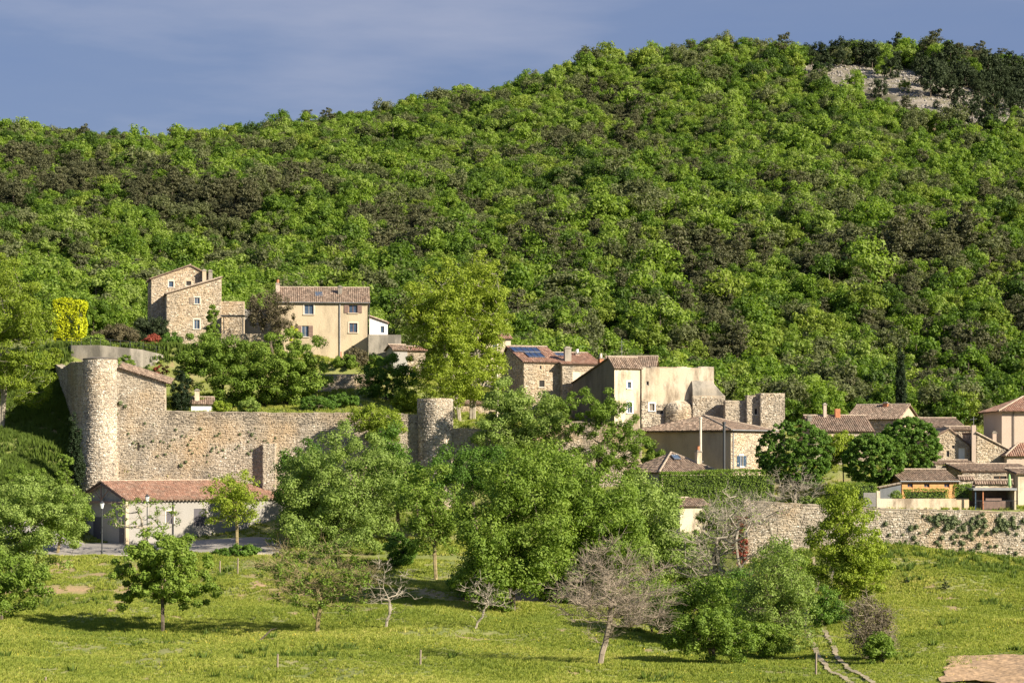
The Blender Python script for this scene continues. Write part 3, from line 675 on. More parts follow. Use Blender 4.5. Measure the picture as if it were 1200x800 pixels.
# ---- stone house, top left
h = House('stone_house', 'upper block of the brown stone house, low gable with two small windows', 177.5, 327.5, 303, 14, 8.3, 6.5, 6.5, 'gy', 2.0, 'warm', apex=.66, h2=7.1, over=.22,
          holes=[(200.5, 333, 5.5, 7), (221, 332, 6, 5.5)])
h.window(0, surround='surround', bars=0); h.window(1, pane='dark', bars=0, surround=None)
h2_ = House('stone_house', 'lower front block of the brown stone house, shed roof, faded shutter beside a window', 195.5, 345, 298.5, 12, 7.6, 5.2, 7.4, 'sx', 2.35, 'warm', over=.22,
          holes=[(231, 352.3, 6, 7.5), (230.7, 380, 6.5, 11)])
h2_.window(0, surround='surround', shutters='l', pw=.7, shut='oldwood'); h2_.window(1, surround='surround')
h2_.chimney(239.3, 316.5, 331, 4.6, 4.5); h2_.chimney(246.5, 317, 331, 4.6, 4.8, mat='concrete')
h3_ = House('courtyard_wall', 'lower lit stone wall joined to the right side of the stone house', 256, 353, 303, 0, 3.6, 1, 4.5, None, 0, 'warm', cat='wall')
# terrace with flat canopy
ca = empty('canopy', PT(272, 391, 299), 0, label='flat dark canopy on a pale post beside the stone house', cat='canopy')
MB().box((-1.5, -1.2, 2.4), (1.9, 1.2, 2.5)).box((-1.4, -1.1, 2.5), (1.8, 1.1, 2.56)).build('roof_sheet', M['darkmetal'], ca)
for x, y in ((1.65, -1.05), (-1.3, 1.0)): MB().box((x-.06, y-.06, -.4), (x+.06, y+.06, 2.4)).build('post', M['frame'], ca)
hb = House('terrace_wall', 'low stone terrace wall in front of the canopy', 259, 391, 297, 2, 6.2, .5, 3.5, None, 0, 'warm', cat='wall')
hb2 = House('courtyard_wall', 'shaded wall behind the canopy and the feathery brown tree', 281, 362, 306, 4, 6.0, 1, 4.5, None, 0, 'greyshadeplaster', cat='wall')

# ---- beige house
hh = House('village_house', 'large two storey beige rendered house with brown roof on the terrace', 326, 354.5, 302, 5, 12.7, 8.5, 9.3, 'gx', 2.3, 'plaster', found=3, gutter=True, over=.3,
     holes=[(362, 362.5, 11, 11.5), (413.7, 362, 10, 9.5), (414, 384, 9.5, 11), (357.5, 388, 8, 13), (413.7, 408, 3.5, 6)])
for i, k in enumerate((dict(surround='surround'), dict(shutters='lr', pw=.62, surround=None, frame='woodframe'), dict(frame='woodframe', surround='surround'), dict(shutters='lr', pw=.6), dict(bars=0, pane='dark', sill=False))): hh.window(i, **k)
hh.chimney(325.5, 332, 347, 4.6, 3.0, mat='pinkplaster', pot='brick'); hh.chimney(398.5, 335.5, 352, 4.6, 2.4, mat='concrete')
hh.onroof('skylight', 'glass', 5.2, 6.2, 1.5, 2.7, .24, frame='metal')
hh.pipe(398.3, 355, 428); hh.pipe(432.6, 355, 402, r=.05, mat='darkmetal')
MB().box((8.75, -.03, .2), (8.95, -.005, 2.4)).build('rust_stain', M['brick'], hh.root)
wa = House('annex', 'small white annex with a sloping roof on the terrace right of the beige house', 433, 372, 304, 6, 2.6, 3.5, 2.6, 'sx', -.9, 'white', found=1, over=.15, holes=[(448, 386, 4.5, 8)], cat='house', tile='redtile')
wa.window(0, bars=0, sill=False)
tw = House('terrace_wall', 'pale terrace parapet wall right of the beige house', 431.8, 392, 300.5, 3, 4.6, 5, 2.5, None, 0, 'concrete', found=3, cat='wall')
g1 = House('retaining_wall', 'sunlit cream retaining wall below the beige house garden', 372, 438, 287, 4, 7.6, .8, 2.5, None, 0, 'warm', found=1, cat='wall')
sh = House('garden_shed', 'small grey roofed garden shed right of the beige house', 461, 410, 298, 30, 2.2, 2.2, 2, 'gx', .6, 'greyshadeplaster', tile='tile', cat='shed')
sh = House('outbuilding', 'low outbuilding with a salmon tile roof behind the tall yellowish tree', 472, 411, 300, 8, 3.2, 2.6, 2, 'gx', .5, 'warm', tile='redtile', cat='house')
ph = House('village_house', 'pale upper house almost hidden behind the tall yellowish tree', 556, 397, 312, 10, 5.4, 5, 6, 'gx', .7, 'oldplaster', tile='redtile', holes=[(580, 405, 5, 6)])
ph.window(0)
gh = House('garden_house', 'low cream garden house with a tiled roof just behind the rampart, by a clipped conifer', 224, 474, 270, 8, 2.7, 4, 2.4, 'gx', .8, 'white', cat='house', over=.25)
gh.chimney(231, 456.5, 470, 5.5, 1.0, mat='oldplaster')
bh = House('village_house', 'stone house front glimpsed behind the trees right of the short tower', 531, 474, 281, 6, 6.8, 6, 5, 'sy', .5, 'warm', holes=[(577, 487, 9, 10)])
bh.window(0, pane='dark', bars=0)
cs = House('cabin', 'tiny grey hut with a pitched roof at the foot of the low rampart', 540, 522, 262, 25, 1.6, 2, 2.5, 'gy', .5, 'greyshadeplaster', cat='hut', over=.15, found=3)

# ---- solar roof house
sa = House('village_house', 'stone house with blue solar panels on its reddish roof', 614, 424.5, 284, 19, 5.4, 9.5, 7.5, 'gx', 2.3, 'warm', ridge=.7, tile='redtile', holes=[(633.5, 430.5, 2.4, 4.5), (635, 449.5, 6.5, 8)], found=5)
sa.window(0, pane='dark', bars=0, sill=False); sa.window(1, pane='dark', bars=0)
for i in range(5): sa.onroof('solar_panel', 'solar', -.1+i*.78, .62+i*.78, 3.6, 5.6, .32, frame='metal')
for i in range(3): sa.onroof('solar_panel', 'solar', 1.2+i*.78, 1.92+i*.78, 1.3, 3.3, .32, frame='metal')
sb = House('village_house', 'brownish stone house with a red roof between the solar roof house and the dark gable', 659, 427, 284.5, 12, 5.0, 9, 7.5, 'gx', 1.75, 'stone', tile='redtile', found=5, ridge=.8)
sb.chimney(665, 407, 424, 7.5, 1.4, mat='concrete'); sb.chimney(676.5, 413.5, 424, 5, 5.5, mat='pinkplaster', pot='white')
for i in range(3): sb.onroof('solar_panel', 'solar', -.2+i*.78+.3, .5+i*.78+.3, 4.4, 6.2, .3, frame='metal')
# ---- dark gable house
dg = House('village_house', 'tall narrow cream house with white framed windows and a dark bare side wall', 720, 431.5, 272, 26, 4.0, 11.5, 8.2, 'gx', 1.3, 'oldplaster', found=6, ridge=.12, over=.2,
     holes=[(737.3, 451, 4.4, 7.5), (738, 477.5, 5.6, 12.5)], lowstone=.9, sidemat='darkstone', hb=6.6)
dg.window(0, surround='white', bars=0); dg.window(1, surround='white')
dg.chimney(704, 419, 434, 5.2, 4.6, mat='brick', pot='surround')
bk = House('village_house', 'house with a brown roof and pale gable end behind the tall narrow house', 709, 431.5, 288, -8, 6.6, 6, 5, 'gx', 1.55, 'oldplaster', ridge=.6)
MB().segs((2, 3, 6), (2, 3, 9.0), .03, .03, 5).segs((1.6, 3, 8.7), (2.4, 3, 8.7), .02, .02, 4).segs((1.7, 3, 8.3), (2.3, 3, 8.3), .02, .02, 4).build('aerial', M['metal'], bk.root)
# ---- ruined keep: front with broken and rounded masonry
rk = House('ruined_keep', 'high cream facade of the ruined keep right of the tall narrow house', 752, 431, 273.5, 6, 9.4, 2.6, 7.4, None, 0, 'oldplaster', found=5,
     holes=[(758.8, 449, 3.2, 5), (764, 477, 6.2, 8.5), (773.3, 483, 9, 5)], cat='castle')
rk.window(0, pane='dark', bars=0, sill=False); rk.window(1, surround='white', pane='oldwood'); rk.window(2, pane='dark', bars=0, sill=False)
b_ = MB(); stones(b_, lambda u, z, d: np.array([u, -d, z]), 0, 9.4, lambda u: 2.0+1.8*float(vnoise(u, 0, 2.2, 4)), lambda u: -4, [(a-.1, b+.1, c-.1, d+.1) for a, b, c, d in rk.rects]); b_.build('stonework', M['stone'], rk.root, kind='stuff')
b_ = MB()      # rough crest
u = .0
while u < 9.4:
    w = rs.uniform(.3, .8); b_.box((u, 0.05, 7.38), (min(9.4, u+w), 2.5, 7.42+rs.uniform(.02, .22)), rs.random()); u += w
b_.build('crest', M['stone'], rk.root, kind='stuff')
# buttressing half dome and apse in front of it
ap = empty('apse', PT(795, 495, 274.5), R(6), label='low rounded stone apse with a rendered top at the foot of the cream facade', cat='apse')
k = 271/FPX; rA = 17*k
MB().lathe([(rA, -4), (rA, (495-482)*k), (rA*1.02, (495-481)*k), (rA*.96, (495-476)*k), (rA*.84, (495-473)*k), (rA*.6, (495-470)*k), (rA*.3, (495-468.5)*k), (.05, (495-468)*k)], 28).build('dome', M['oldplaster'], ap, smooth=True)
b_ = MB(); domer = lambda z: rA*float(np.interp(z, [(495-q)*k for q in (482, 476, 473, 470, 468)], [1.02, .96, .84, .6, .05]))
stones(b_, lambda u, z, d: np.array([(domer(z)+d)*math.cos(u/rA), (domer(z)+d)*math.sin(u/rA), z]), -math.pi*1.05*rA, .05*math.pi*rA, lambda u: (495-471)*k, lambda u: (495-481)*k, keep=lambda u, z, g: g.random() < .7)
b_.build('dome_stones', M['stone'], ap, kind='stuff')
b_ = MB(); stones(b_, lambda u, z, d: np.array([(rA+d)*math.cos(u/rA), (rA+d)*math.sin(u/rA), z]), -math.pi*1.05*rA, .05*math.pi*rA, lambda u: (495-482)*k, lambda u: -4); b_.build('stonework', M['stone'], ap, kind='stuff')
bz = empty('buttress', PT(812, 495, 273.4), R(6), label='broad stone buttress with a sloping rendered shoulder right of the domed apse', cat='buttress')
L5, t5 = 4.2, .95; zs = (495-463)*k
b_ = MB(); b_.box((0, 0, -4), (L5, t5, zs))
prof = [(0, zs), (.08, zs+.45), (.2, zs+.95), (.4, zs+1.4), (.65, zs+1.8), (t5, zs+2.1)]
for (y0, z0), (y1, z1) in zip(prof[:-1], prof[1:]):
    x0, x1 = L5-((z0-zs)/2.1)**.6*1.7, L5-((z1-zs)/2.1)**.6*1.7
    b_.poly([(0, y0, z0), (x0, y0, z0), (x1, y1, z1), (0, y1, z1)], .5, 1); b_.poly([(x0, y0, z0), (L5, y0, zs), (L5, y1, zs), (x1, y1, z1)], .5, 1)
    b_.poly([(0, y0, zs), (0, y1, zs), (0, y1, z1), (0, y0, z0)], .5, 1)
b_.build('core', [M['mortar'], M['concrete']], bz)
b_ = MB(); stones(b_, lambda u, z, d: np.array([u, -d, z]), 0, L5, lambda u: zs-.1, lambda u: -4); stones(b_, lambda u, z, d: np.array([-d, t5-u, z]), 0, t5, lambda u: zs-.1, lambda u: -4); b_.build('stonework', M['stone'], bz, kind='stuff')
w1 = House('castle_wall', 'low grey stone castle wall right of the sloping buttress', 850, 469, 272, 6, 4.6, 1.2, 2.6, None, 0, 'stone', found=4, cat='wall')
w2 = House('castle_wall', 'square grey stone castle wall, end block nearest the forest', 891.5, 460.5, 271, 8, 3.15, 3, 3.4, None, 0, 'stone', found=4, cat='wall')
w3 = House('castle_wall', 'stepped piece of grey castle wall with a small round opening', 875.5, 463, 271.6, 6, 1.8, 1.2, 3.2, None, 0, 'stone', found=4, cat='wall', holes=[(886, 482, 4, 8)])
w3.window(0, pane='dark', bars=0, frame='surround')

# ---- hipped house with long shaded wall
hp = House('village_house', 'large hipped roof house, long side wall in shade, blue shutters on the sunlit end', 856.5, 504, 258, 50, 9.2, 14.5, 5.2, 'hip', 1.75, 'warm', side=False, gutter=True, found=3, over=.45,
     holes=[(868.7, 540, 4.6, 12.5), (897, 545, 4.6, 12)])
hp.window(0, shutters='lr', pw=.62, shut='blueshutter', surround='white'); hp.window(1, shutters='lr', pw=.5, shut='blueshutter')
hp.pipe(859.5, 507, 553)
b_ = MB()
for i in range(60): b_.box((-.30, .1+i*.24, 5.0), (0.02, .1+i*.24+.14, 5.14), rs.random())
b_.build('eave_tiles', M['tile'], hp.root, kind='stuff')
fl = empty('flue', PT(821, 552, 252), 0, label='tall pale flue pipe in front of the shaded wall', cat='pipe')
MB().segs((0, 0, -1), (0, 0, 6.2), .16, .14, 10).segs((0, 0, 6.2), (0, 0, 6.4), .2, .2, 10).build('pipe', M['surround'], fl)
MB().box((-.02, .0, 1.1), (.35, .9, 1.2)).build('bracket', M['metal'], fl)
fl = empty('flue', PT(848.5, 550, 255), 0, label='dark slim flue pipe near the corner of the hipped house', cat='pipe')
MB().segs((0, 0, -1), (0, 0, 5.5), .17, .17, 8).segs((0, 0, 5.5), (0, 0, 5.7), .24, .24, 8).build('pipe', M['darkmetal'], fl)
# ---- lower hipped house behind hedge
lh = House('village_house', 'low house with a hipped brown roof half hidden by the tall hedge', 774, 553, 247, 24, 7.4, 8.6, 3.8, 'hip', 2.1, 'stone', found=3, over=.35)
lh.chimney(818.3, 528, 550, 6, 1.7, mat='oldplaster', pot='brick')
lh.onroof('skylight', 'glass', 3.0, 3.9, 2.2, 3.0, .25, frame='metal')
hs = House('garden_shed', 'small cream shed with a single tiled roof below the tall hedge', 797, 593.5, 240, 18, 3.4, 3, 3, 'sy', .75, 'oldplaster', cat='shed', found=2)

# ---- right-hand row of roofs
ra = House('village_house', 'low brown roof between two clipped trees, with three chimneys', 953, 505.5, 268, 6, 7.6, 8, 4, 'gx', 1.9, 'stone', found=3, over=.3)
ra.chimney(948.5, 487, 496, 5, 2.5, mat='concrete'); ra.chimney(966.5, 473, 494, 3.6, 3.6, mat='pinkplaster'); ra.chimney(981.2, 477.5, 494, 6, 3.6, mat='brick', cap=False)
rb = House('village_house', 'broad brown roofed house with a pale gable end below the tall cypress', 993, 492, 283, -28, 6.9, 9, 4.5, 'gx', 1.9, 'warm', found=4, over=.3)
rb.chimney(1038, 471.5, 479, 5.5, 3.9, mat='brick')
rc = House('village_house', 'low wing with a brown lean-to roof right of the broad gable', 1084, 501.5, 276, 4, 5.2, 5, 3, 'sy', 1.2, 'warm', found=4, cat='house')
rc.chimney(1108.5, 498.5, 507, 4.6, 1, mat='surround')
rd = House('village_house', 'sunlit stone gable house with one tall white shutter', 1095, 513, 264, 4, 4.5, 7, 3.4, 'gy', 1.0, 'warm', apex=.42, h2=2.3, found=3, over=.15,
    holes=[(1110.7, 531.5, 3.6, 7.5), (1127, 532, 7.5, 14.5), (1117, 523.5, 3.5, 4)])
rd.window(0, pane='dark', bars=0, sill=False); rd.window(1, pane='white', frame='white'); rd.window(2, pane='dark', bars=0, sill=False)
re2 = House('chimney_stack', 'tall slender rendered chimney stack beside the sunlit gable', 1139, 498, 263, 0, .5, .45, 6.5, None, 0, 'pinkplaster', cat='chimney')
MB().segs((.27, .3, 6.5), (.27, .3, 7.6), .03, .03, 5).segs((-.2, .3, 7.2), (.7, .3, 7.3), .02, .02, 4).build('aerial', M['metal'], re2.root)
dr = House('village_house', 'dark roofed stone house tucked behind the chimney stack', 1117, 504, 270, 8, 2.8, 5, 4, 'gx', .3, 'stone', found=4)
rf = House('stone_barn', 'stone barn side with a roof line falling to the right', 1144.5, 509, 263, 8, 4.4, 5, 4.6, 'sx', -2.2, 'warm', found=3, cat='barn', over=.1)
rg = House('village_house', 'tall dusty pink house with a red hipped roof at the right edge', 1174, 481, 272, 4, 9, 8, 6.5, 'hip', 1.7, 'pinkplaster', tile='redtile', found=4, over=.6)
rg.pipe(1188, 483, 526, mat='darkmetal')
rh = House('village_house', 'low wing with a red tiled roof in front of the tall pink house', 1180, 534, 262, 2, 8, 4.0, 3, 'hip', 1.4, 'pinkplaster', tile='redtile', found=4, over=.3)
rh.chimney(1165, 506, 517, 4.6, 7, mat='pinkplaster')
# long low buildings behind the terrace
ri = House('outbuilding', 'long low stone outbuilding with a brown lean-to roof and an arched opening', 1128, 553, 251, 8, 8.8, 5, 3, 'sy', .75, 'stone', found=3, over=.25, holes=[(1172, 562, 16, 9)])
ri.window(0, pane='dark', bars=1, frame='woodframe', sill=False)
rj = House('outbuilding', 'shaded stone lean-to between the clipped tree and the wooden cabin', 1096, 545, 256, 4, 5.0, 4, 3, 'sy', .4, 'stone', found=3, over=.1)
cb = House('wooden_cabin', 'long orange wooden cabin with three small windows and a brown roof', 1057, 564, 243, 9, 6.5, 4.2, 2.7, 'sy', 1.15, 'wood', found=1, over=.3, gutter=True, holes=[(1066.5, 568.5, 6.5, 4.5), (1086, 568.5, 6.5, 4.5), (1109.5, 568.5, 6.5, 4.5)], cat='cabin')
for i in range(3): cb.window(i, frame='woodframe', sill=False)
for i in range(9):
    z0 = .1+i*.29
    us = [0]+[v for r_ in cb.rects for v in (r_[0], r_[1])]+[6.5]
    spans = [(0, 6.5)] if z0+.27 < cb.rects[0][2] or z0 > cb.rects[0][3] else [(us[j], us[j+1]) for j in range(0, 8, 2)]
    b_ = MB()
    for a, c in spans: b_.box((a, -.03, z0), (c, 0.01, z0+.27))
    b_.build('plank', M['wood'], cb.root)
lw = House('terrace_wall', 'pale low terrace wall on top of the retaining wall, in front of clipped hedges', 1031, 584, 236.3, 3, 10.0, .35, 1.35, None, 0, 'oldplaster', found=.5, cat='wall')
pr = House('gate_pillar', 'short square pillar at the left end of the pale terrace wall', 1027.5, 575, 236.2, 3, .38, .4, 2.2, None, 0, 'oldplaster', found=.5, cat='pillar')
lw2 = House('terrace_wall', 'shaded grey wall left of the short square pillar', 1012, 577, 238, -6, 1.6, .3, 2.2, None, 0, 'greyshadeplaster', found=.5, cat='wall')
# carport
cp = empty('carport', PT(1142, 597, 236), R(4), label='dark carport with a flat roof and metal railing at the end of the terrace', cat='carport')
MB().box((-.2, -.3, 2.15), (4.7, 3.2, 2.38)).build('roof_slab', M['metal'], cp)
MB().box((0, 2.9, 0), (4.5, 3.05, 2.15)).build('back_wall', M['shutter'], cp)
MB().box((4.5, 0, 0), (4.7, 3, 2.15)).build('side_wall', M['oldplaster'], cp)
for x in (.05, .9): MB().box((x, -.05, 0), (x+.12, .07, 2.15)).build('post', M['blueshutter' if x < .5 else 'brick'], cp)
MB().box((1.2, .6, 0), (4.2, 2.4, 1.0)).box((1.4, .5, 1.0), (3.2, 1.9, 1.25)).build('stored_pile', M['shutter'], cp)
b_ = MB(); b_.segs((-.1, -.5, 1.0), (4.7, -.5, 1.0), .03, .03, 5)
for i in range(33): b_.segs((-.1+i*.15, -.5, -.1), (-.1+i*.15, -.5, 1.0), .012, .012, 4)
b_.build('railing', M['darkmetal'], cp)
tw2 = House('garden_wall', 'short wall with a tiled top above the carport', 1143, 567, 243, 5, 4.3, .4, 2.3, 'gx', .25, 'oldplaster', cat='wall', over=.15, found=1)
tw3 = House('garden_wall', 'small shaded wall with tiled top right of the wooden cabin', 1124, 562.5, 244, 5, 1.7, .4, 2.6, 'gx', .25, 'stone', cat='wall', over=.12, found=1, side=False)
tw4 = House('outbuilding', 'cream corner outbuilding at the right edge of the terrace', 1193, 556, 245, 5, 4.5, 4, 3.5, 'sy', .5, 'oldplaster', cat='house', found=2)
gb = empty('parasol', PT(1183, 573, 241.5), 0, label='closed light green garden parasol beside the carport', cat='parasol')
MB().segs((0, 0, -.6), (0, 0, .5), .03, .03, 6).build('pole', M['darkmetal'], gb)
MB().lathe([(.06, .2), (.2, .45), (.17, 1.1), (.09, 1.6), (.02, 1.75)], 8).build('canopy', M['green'], gb)
gn = House('greenhouse', 'small pale green glazed lean-to between the clipped tree and the wooden cabin', 1031, 573, 243, -5, 2.4, 2.2, 2.3, 'sx', .5, 'metal', cat='shed', over=.1, found=1)

# ---- long low building on the lane
yw = 40
lb = House('long_building', 'long low pale building with a terracotta roof and slate grey doors on the lane', 149.5, 585.5, 246.5, yw, 22.5, 11.0, 5.0, 'gx', 1.95, 'greyshadeplaster', tile='redtile', found=2, over=.5, cat='building',
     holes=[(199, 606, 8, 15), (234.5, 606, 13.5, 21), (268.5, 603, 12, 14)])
lb.rects = [lb.rects[0], (lb.rects[1][0], lb.rects[1][1], .05, lb.rects[1][3]), lb.rects[2]]
for i in range(3): lb.window(i, frame='greyshutter', pane='greyshutter', surround='surround', sill=False, name='shuttered_window') if i != 1 else lb.door(1)
b_ = MB()
for i in range(46): b_.box((-.4+i*.5, -.48, 4.78), (-.28+i*.5, 0, 4.94))
b_.build('rafter_ends', M['oldwood'], lb.root, kind='stuff')
# gable side: timber truss, doors, corner post (in local coordinates, x = 0 plane)
b_ = MB(); D_ = 11.0
b_.box((-.5, -.3, 4.55), (-.25, D_+.3, 4.8)); b_.segs((-.38, -.3, 4.85), (-.38, D_/2, 6.75), .12, .12, 4); b_.segs((-.38, D_+.3, 4.85), (-.38, D_/2, 6.75), .12, .12, 4)
b_.segs((-.38, D_/2, 4.8), (-.38, D_/2, 6.7), .1, .1, 4); b_.segs((-.38, D_/2, 4.9), (-.38, D_/2-1.6, 6.0), .08, .08, 4); b_.segs((-.38, D_/2, 4.9), (-.38, D_/2+1.6, 6.0), .08, .08, 4)
b_.build('truss', M['shutter'], lb.root)
for y0, y1, zt in ((5.9, 7.9, 2.9), (.8, 1.8, 2.3)):
    d = MB().box((-.08, y0, .05), (-.004, y1, zt)).build('door', M['greyshutter'], lb.root); MB().box((-.13, y0+.15, 1), (-.081, y0+.25, 1.15)).build('handle', M['metal'], d)
box_obj('corner_post', M['plaster'], lb.root, (-.55, -.55, -.1), (-.15, -.15, 4.8))
for x in (6.0,): lb.pipe(0, 0, 0) if False else MB().segs((x, -.15, 0), (x, -.15, 4.8), .06, .06, 6).build('downpipe', M['darkmetal'], lb.root)

# ---- street lamps
def lamp(px, pyb, hpx, Y, label):
    p = PT(px, pyb, Y); p[2] = min(p[2], float(H(p[0], p[1]))+.02); h = hpx/FPX*Y
    r = empty('street_lamp', p, 0, label=label, cat='street lamp', group='lantern lamps on the lane')
    MB().lathe([(.13, 0), (.13, .5), (.07, .6), (.055, h-.95), (.09, h-.93), (.09, h-.85), (.03, h-.8)], 10).build('pole', M['darkmetal'], r)
    MB().lathe([(.12, h-.82), (.26, h-.25), (.24, h-.22)], 6).build('lantern', M['lampglass'], r)
    MB().lathe([(.30, h-.24), (.16, h-.1), (.06, h-.02), (.02, h+.08)], 6).build('lantern_cap', M['darkmetal'], r)
lamp(119.5, 648, 64, 233.8, 'lantern street lamp standing clear in front of the doors of the long building')
lamp(172.5, 632, 64, 240.5, 'lantern street lamp behind the pollarded tree')
po = empty('utility_pole', PT(582.5, 470, 277), 0, label='concrete utility pole rising through the trees', cat='pole')
MB().segs((0, 0, -4), (0, 0, 8.4), .24, .15, 6).build('pole', M['surround'], po); MB().box((-.7, -.06, 7.6), (.7, .06, 7.75)).build('crossarm', M['oldwood'], po)
for x in (-.6, 0, .6): MB().lathe([(.05, 7.75), (.06, 7.95), (.03, 8)], 6, (x, 0)).build('insulator', M['white'], po)

# ---- fence posts, dead branch
for px, pyb, hp_, lab in ((257.5, 673, 15, 'left of a pair of weathered fence posts under the bank'), (278.5, 672, 18, 'taller right one of a pair of weathered fence posts under the bank'), (325, 783, 16, 'short dark stake in the grass below the lichened tree'),
                     (492.5, 780, 18, 'thin wooden stake in the open meadow'), (956, 791, 27, 'stout wooden post beside the dirt track'), (53, 799, 6, 'tiny post at the bottom of the meadow near the left')):
    p = foot(px, pyb); hh_ = hp_/FPX*p[1]
    tag(MB().segs((0, 0, -.3), (.03, 0, hh_), .09, .075, 6).segs((.03, 0, hh_), (.03, 0, hh_+.02), .075, .03, 6).build('fence_post', M['oldwood'], None, p), lab, 'post', 'wooden posts in the field')
p = foot(303, 752); b_ = MB(); q = [(0, 0, .05), (.5, .1, .5), (1.0, .2, 1.0), (1.5, .1, 1.15)]; b_.segs(q[:-1], q[1:], [.09, .07, .05], [.07, .05, .02], 5)
q = [(.3, 0, 0), (1.1, .2, .25), (1.9, 0, .1), (2.5, .2, 0)]; b_.segs(q[:-1], q[1:], [.09, .07, .05], [.07, .05, .02], 5)
tag(b_.build('fallen_branch', M['bark'], None, p), 'crooked dead branch lying in the meadow', 'branch')

# ------------------------------------------------------------------ vegetation
def ball(rng, n):
    d = rng.normal(size=(n, 3)); return d/np.linalg.norm(d, axis=1)[:, None]
def skeleton(rng, nodes, pts, wander=.09):
    """joins points to the nearest node nearer the root; returns parents and radii weights"""
    P = [np.array(n, float) for n in nodes]; par = list(range(-1, len(nodes)-1)); root = P[0]; top = P[-1]
    order = np.argsort(np.linalg.norm(pts-top, axis=1)); A = np.array(P)
    for i in order:
        p = pts[i]; d = np.linalg.norm(A-p, axis=1); d = d+np.where(A[:, 2] > p[2], (A[:, 2]-p[2])*1.6, 0); d[0] += 3
        j = int(np.argmin(d)); a = A[j]; L = np.linalg.norm(p-a)
        mid = (a+p)/2+rng.normal(size=3)*L*wander-np.array([0, 0, L*.06]); A = np.vstack([A, mid, p]); par += [j, len(A)-2]
    w = np.zeros(len(A)); kids = np.zeros(len(A), int)
    for i in range(len(A)-1, 0, -1):
        if par[i] >= 0: kids[par[i]] += 1
    for i in range(len(A)-1, -1, -1):
        if kids[i] == 0: w[i] += 1
        if par[i] >= 0: w[par[i]] += w[i]
    return A, np.array(par), w
def branches(mb, A, par, w, r0, pw=.62, rmin=.012, k=5):
    R_ = np.maximum(r0*(w/w.max())**pw*np.where(np.arange(len(w)) > 4, .8, 1), rmin); i = np.arange(1, len(A)); j = par[i]
    R1 = R_[i]; R0 = np.minimum(R_[j], R1*1.6+.01)
    mb.segs(A[j], A[i], R0, R1, k, .5)
def in_crown(rng, n, ell, shell=2.2):
    vol = np.array([e[3]*e[4]*e[5] for e in ell]); pick = rng.choice(len(ell), n, p=vol/vol.sum()); E = np.array(ell)[pick]
    d = ball(rng, n)*(rng.random(n)**(1/shell))[:, None]; return E[:, :3]+d*E[:, 3:6]
def foliage(mb, rng, C, rc, n, size, flat=.75, tjit=.22, out=1.15, upb=.3, centre=None):
    k = len(C); ct = rng.uniform(.25, .75, k); rr_ = rc*rng.uniform(.65, 1.25, k); i = rng.integers(0, k, n); d = ball(rng, n)
    pos = C[i]+d*(rr_[i]*rng.uniform(.45, 1.05, n))[:, None]*np.array([1, 1, flat])
    N = d*out+rng.normal(size=(n, 3))*.42+np.array([0, 0, upb])
    if centre is not None: N += nrm(pos-centre)*.5
    mb.leaves(pos, N, size*rng.uniform(.7, 1.3, n), rng, tint=np.clip(ct[i]+rng.normal(0, tjit, n), 0, 1))
TREES = 0
def make_tree(name, label, base, ell, leafmat, nleaf=9000, size=.26, rc=.95, nclump=90, trunk=.25, bark='bark', trunk_h=None, extra=0, group=None, cat='tree', seed=None, shell=2.4, lean=0., flat=.75, twigs=0, stems=1, tw_len=.5, pw=.62):
    """ell: ellipsoids (x, y, z, rx, ry, rz) relative to the base"""
    global TREES; TREES += 1; rng = np.random.default_rng(seed or 100+TREES)
    root = empty(name, base, 0, label=label, cat=cat, group=group)
    if nleaf > 2500: nleaf = int(nleaf*1.45); nclump = int(nclump*1.25)
    C = in_crown(rng, nclump, ell, shell); C = C[C[:, 2] > .2]
    lo = min(e[2]-e[5] for e in ell); hi = max(e[2]+e[5] for e in ell); th = trunk_h if trunk_h is not None else max(.4, lo+.25*(hi-lo))
    T_ = MB()
    per = np.array_split(rng.permutation(len(C)), stems)
    for s_ in range(stems):
        off = np.array([0, 0, 0]) if stems == 1 else np.array([rng.uniform(-.5, .5), rng.uniform(-.4, .4), 0])*(trunk*4)
        cx = np.mean([e[0] for e in ell])*.5
        nodes = [np.array([0, 0, -.35])+off, np.array([rng.uniform(-.08, .08)+lean*.3+cx*.3, 0, th*.5])+off, np.array([lean+cx*.7, rng.uniform(-.1, .1), th])+off]
        mc = C[per[s_]].mean(0); nodes += [nodes[-1]+(mc-nodes[-1])*q+rng.normal(size=3)*.06*np.linalg.norm(mc-nodes[-1]) for q in (.4, .8)]
        A, par, w = skeleton(rng, nodes, C[per[s_]]); branches(T_, A, par, w, trunk, pw)
        T_.segs(nodes[0]+[0, 0, 0], nodes[0]+np.array([0, 0, .5]), trunk*1.5, trunk*1.0, 6)
        if twigs:
            m = twigs//stems; i = rng.integers(3, len(A), m); d = nrm(A[i]-nodes[-1])*.6+rng.normal(size=(m, 3))*.7; d[:, 2] = np.abs(d[:, 2])*.7; d = nrm(d)
            l1 = tw_len*rng.uniform(.5, 1.5, m)[:, None]; P1 = A[i]+d*l1; T_.segs(A[i], P1, .017, .010, 3)
            d2 = nrm(d+rng.normal(size=(m, 3))*.5); T_.segs(P1, P1+d2*l1*.8, .010, .005, 3)
            d3 = nrm(d+rng.normal(size=(m, 3))*.6); T_.segs(P1, P1+d3*l1*.7, .010, .005, 3)
    T_.build('trunk' if nleaf else 'trunk', M[bark], root)
    if nleaf:
        F_ = MB(); foliage(F_, rng, C, rc, nleaf, size, flat); F_.build('crown', M[leafmat], root)
    return root
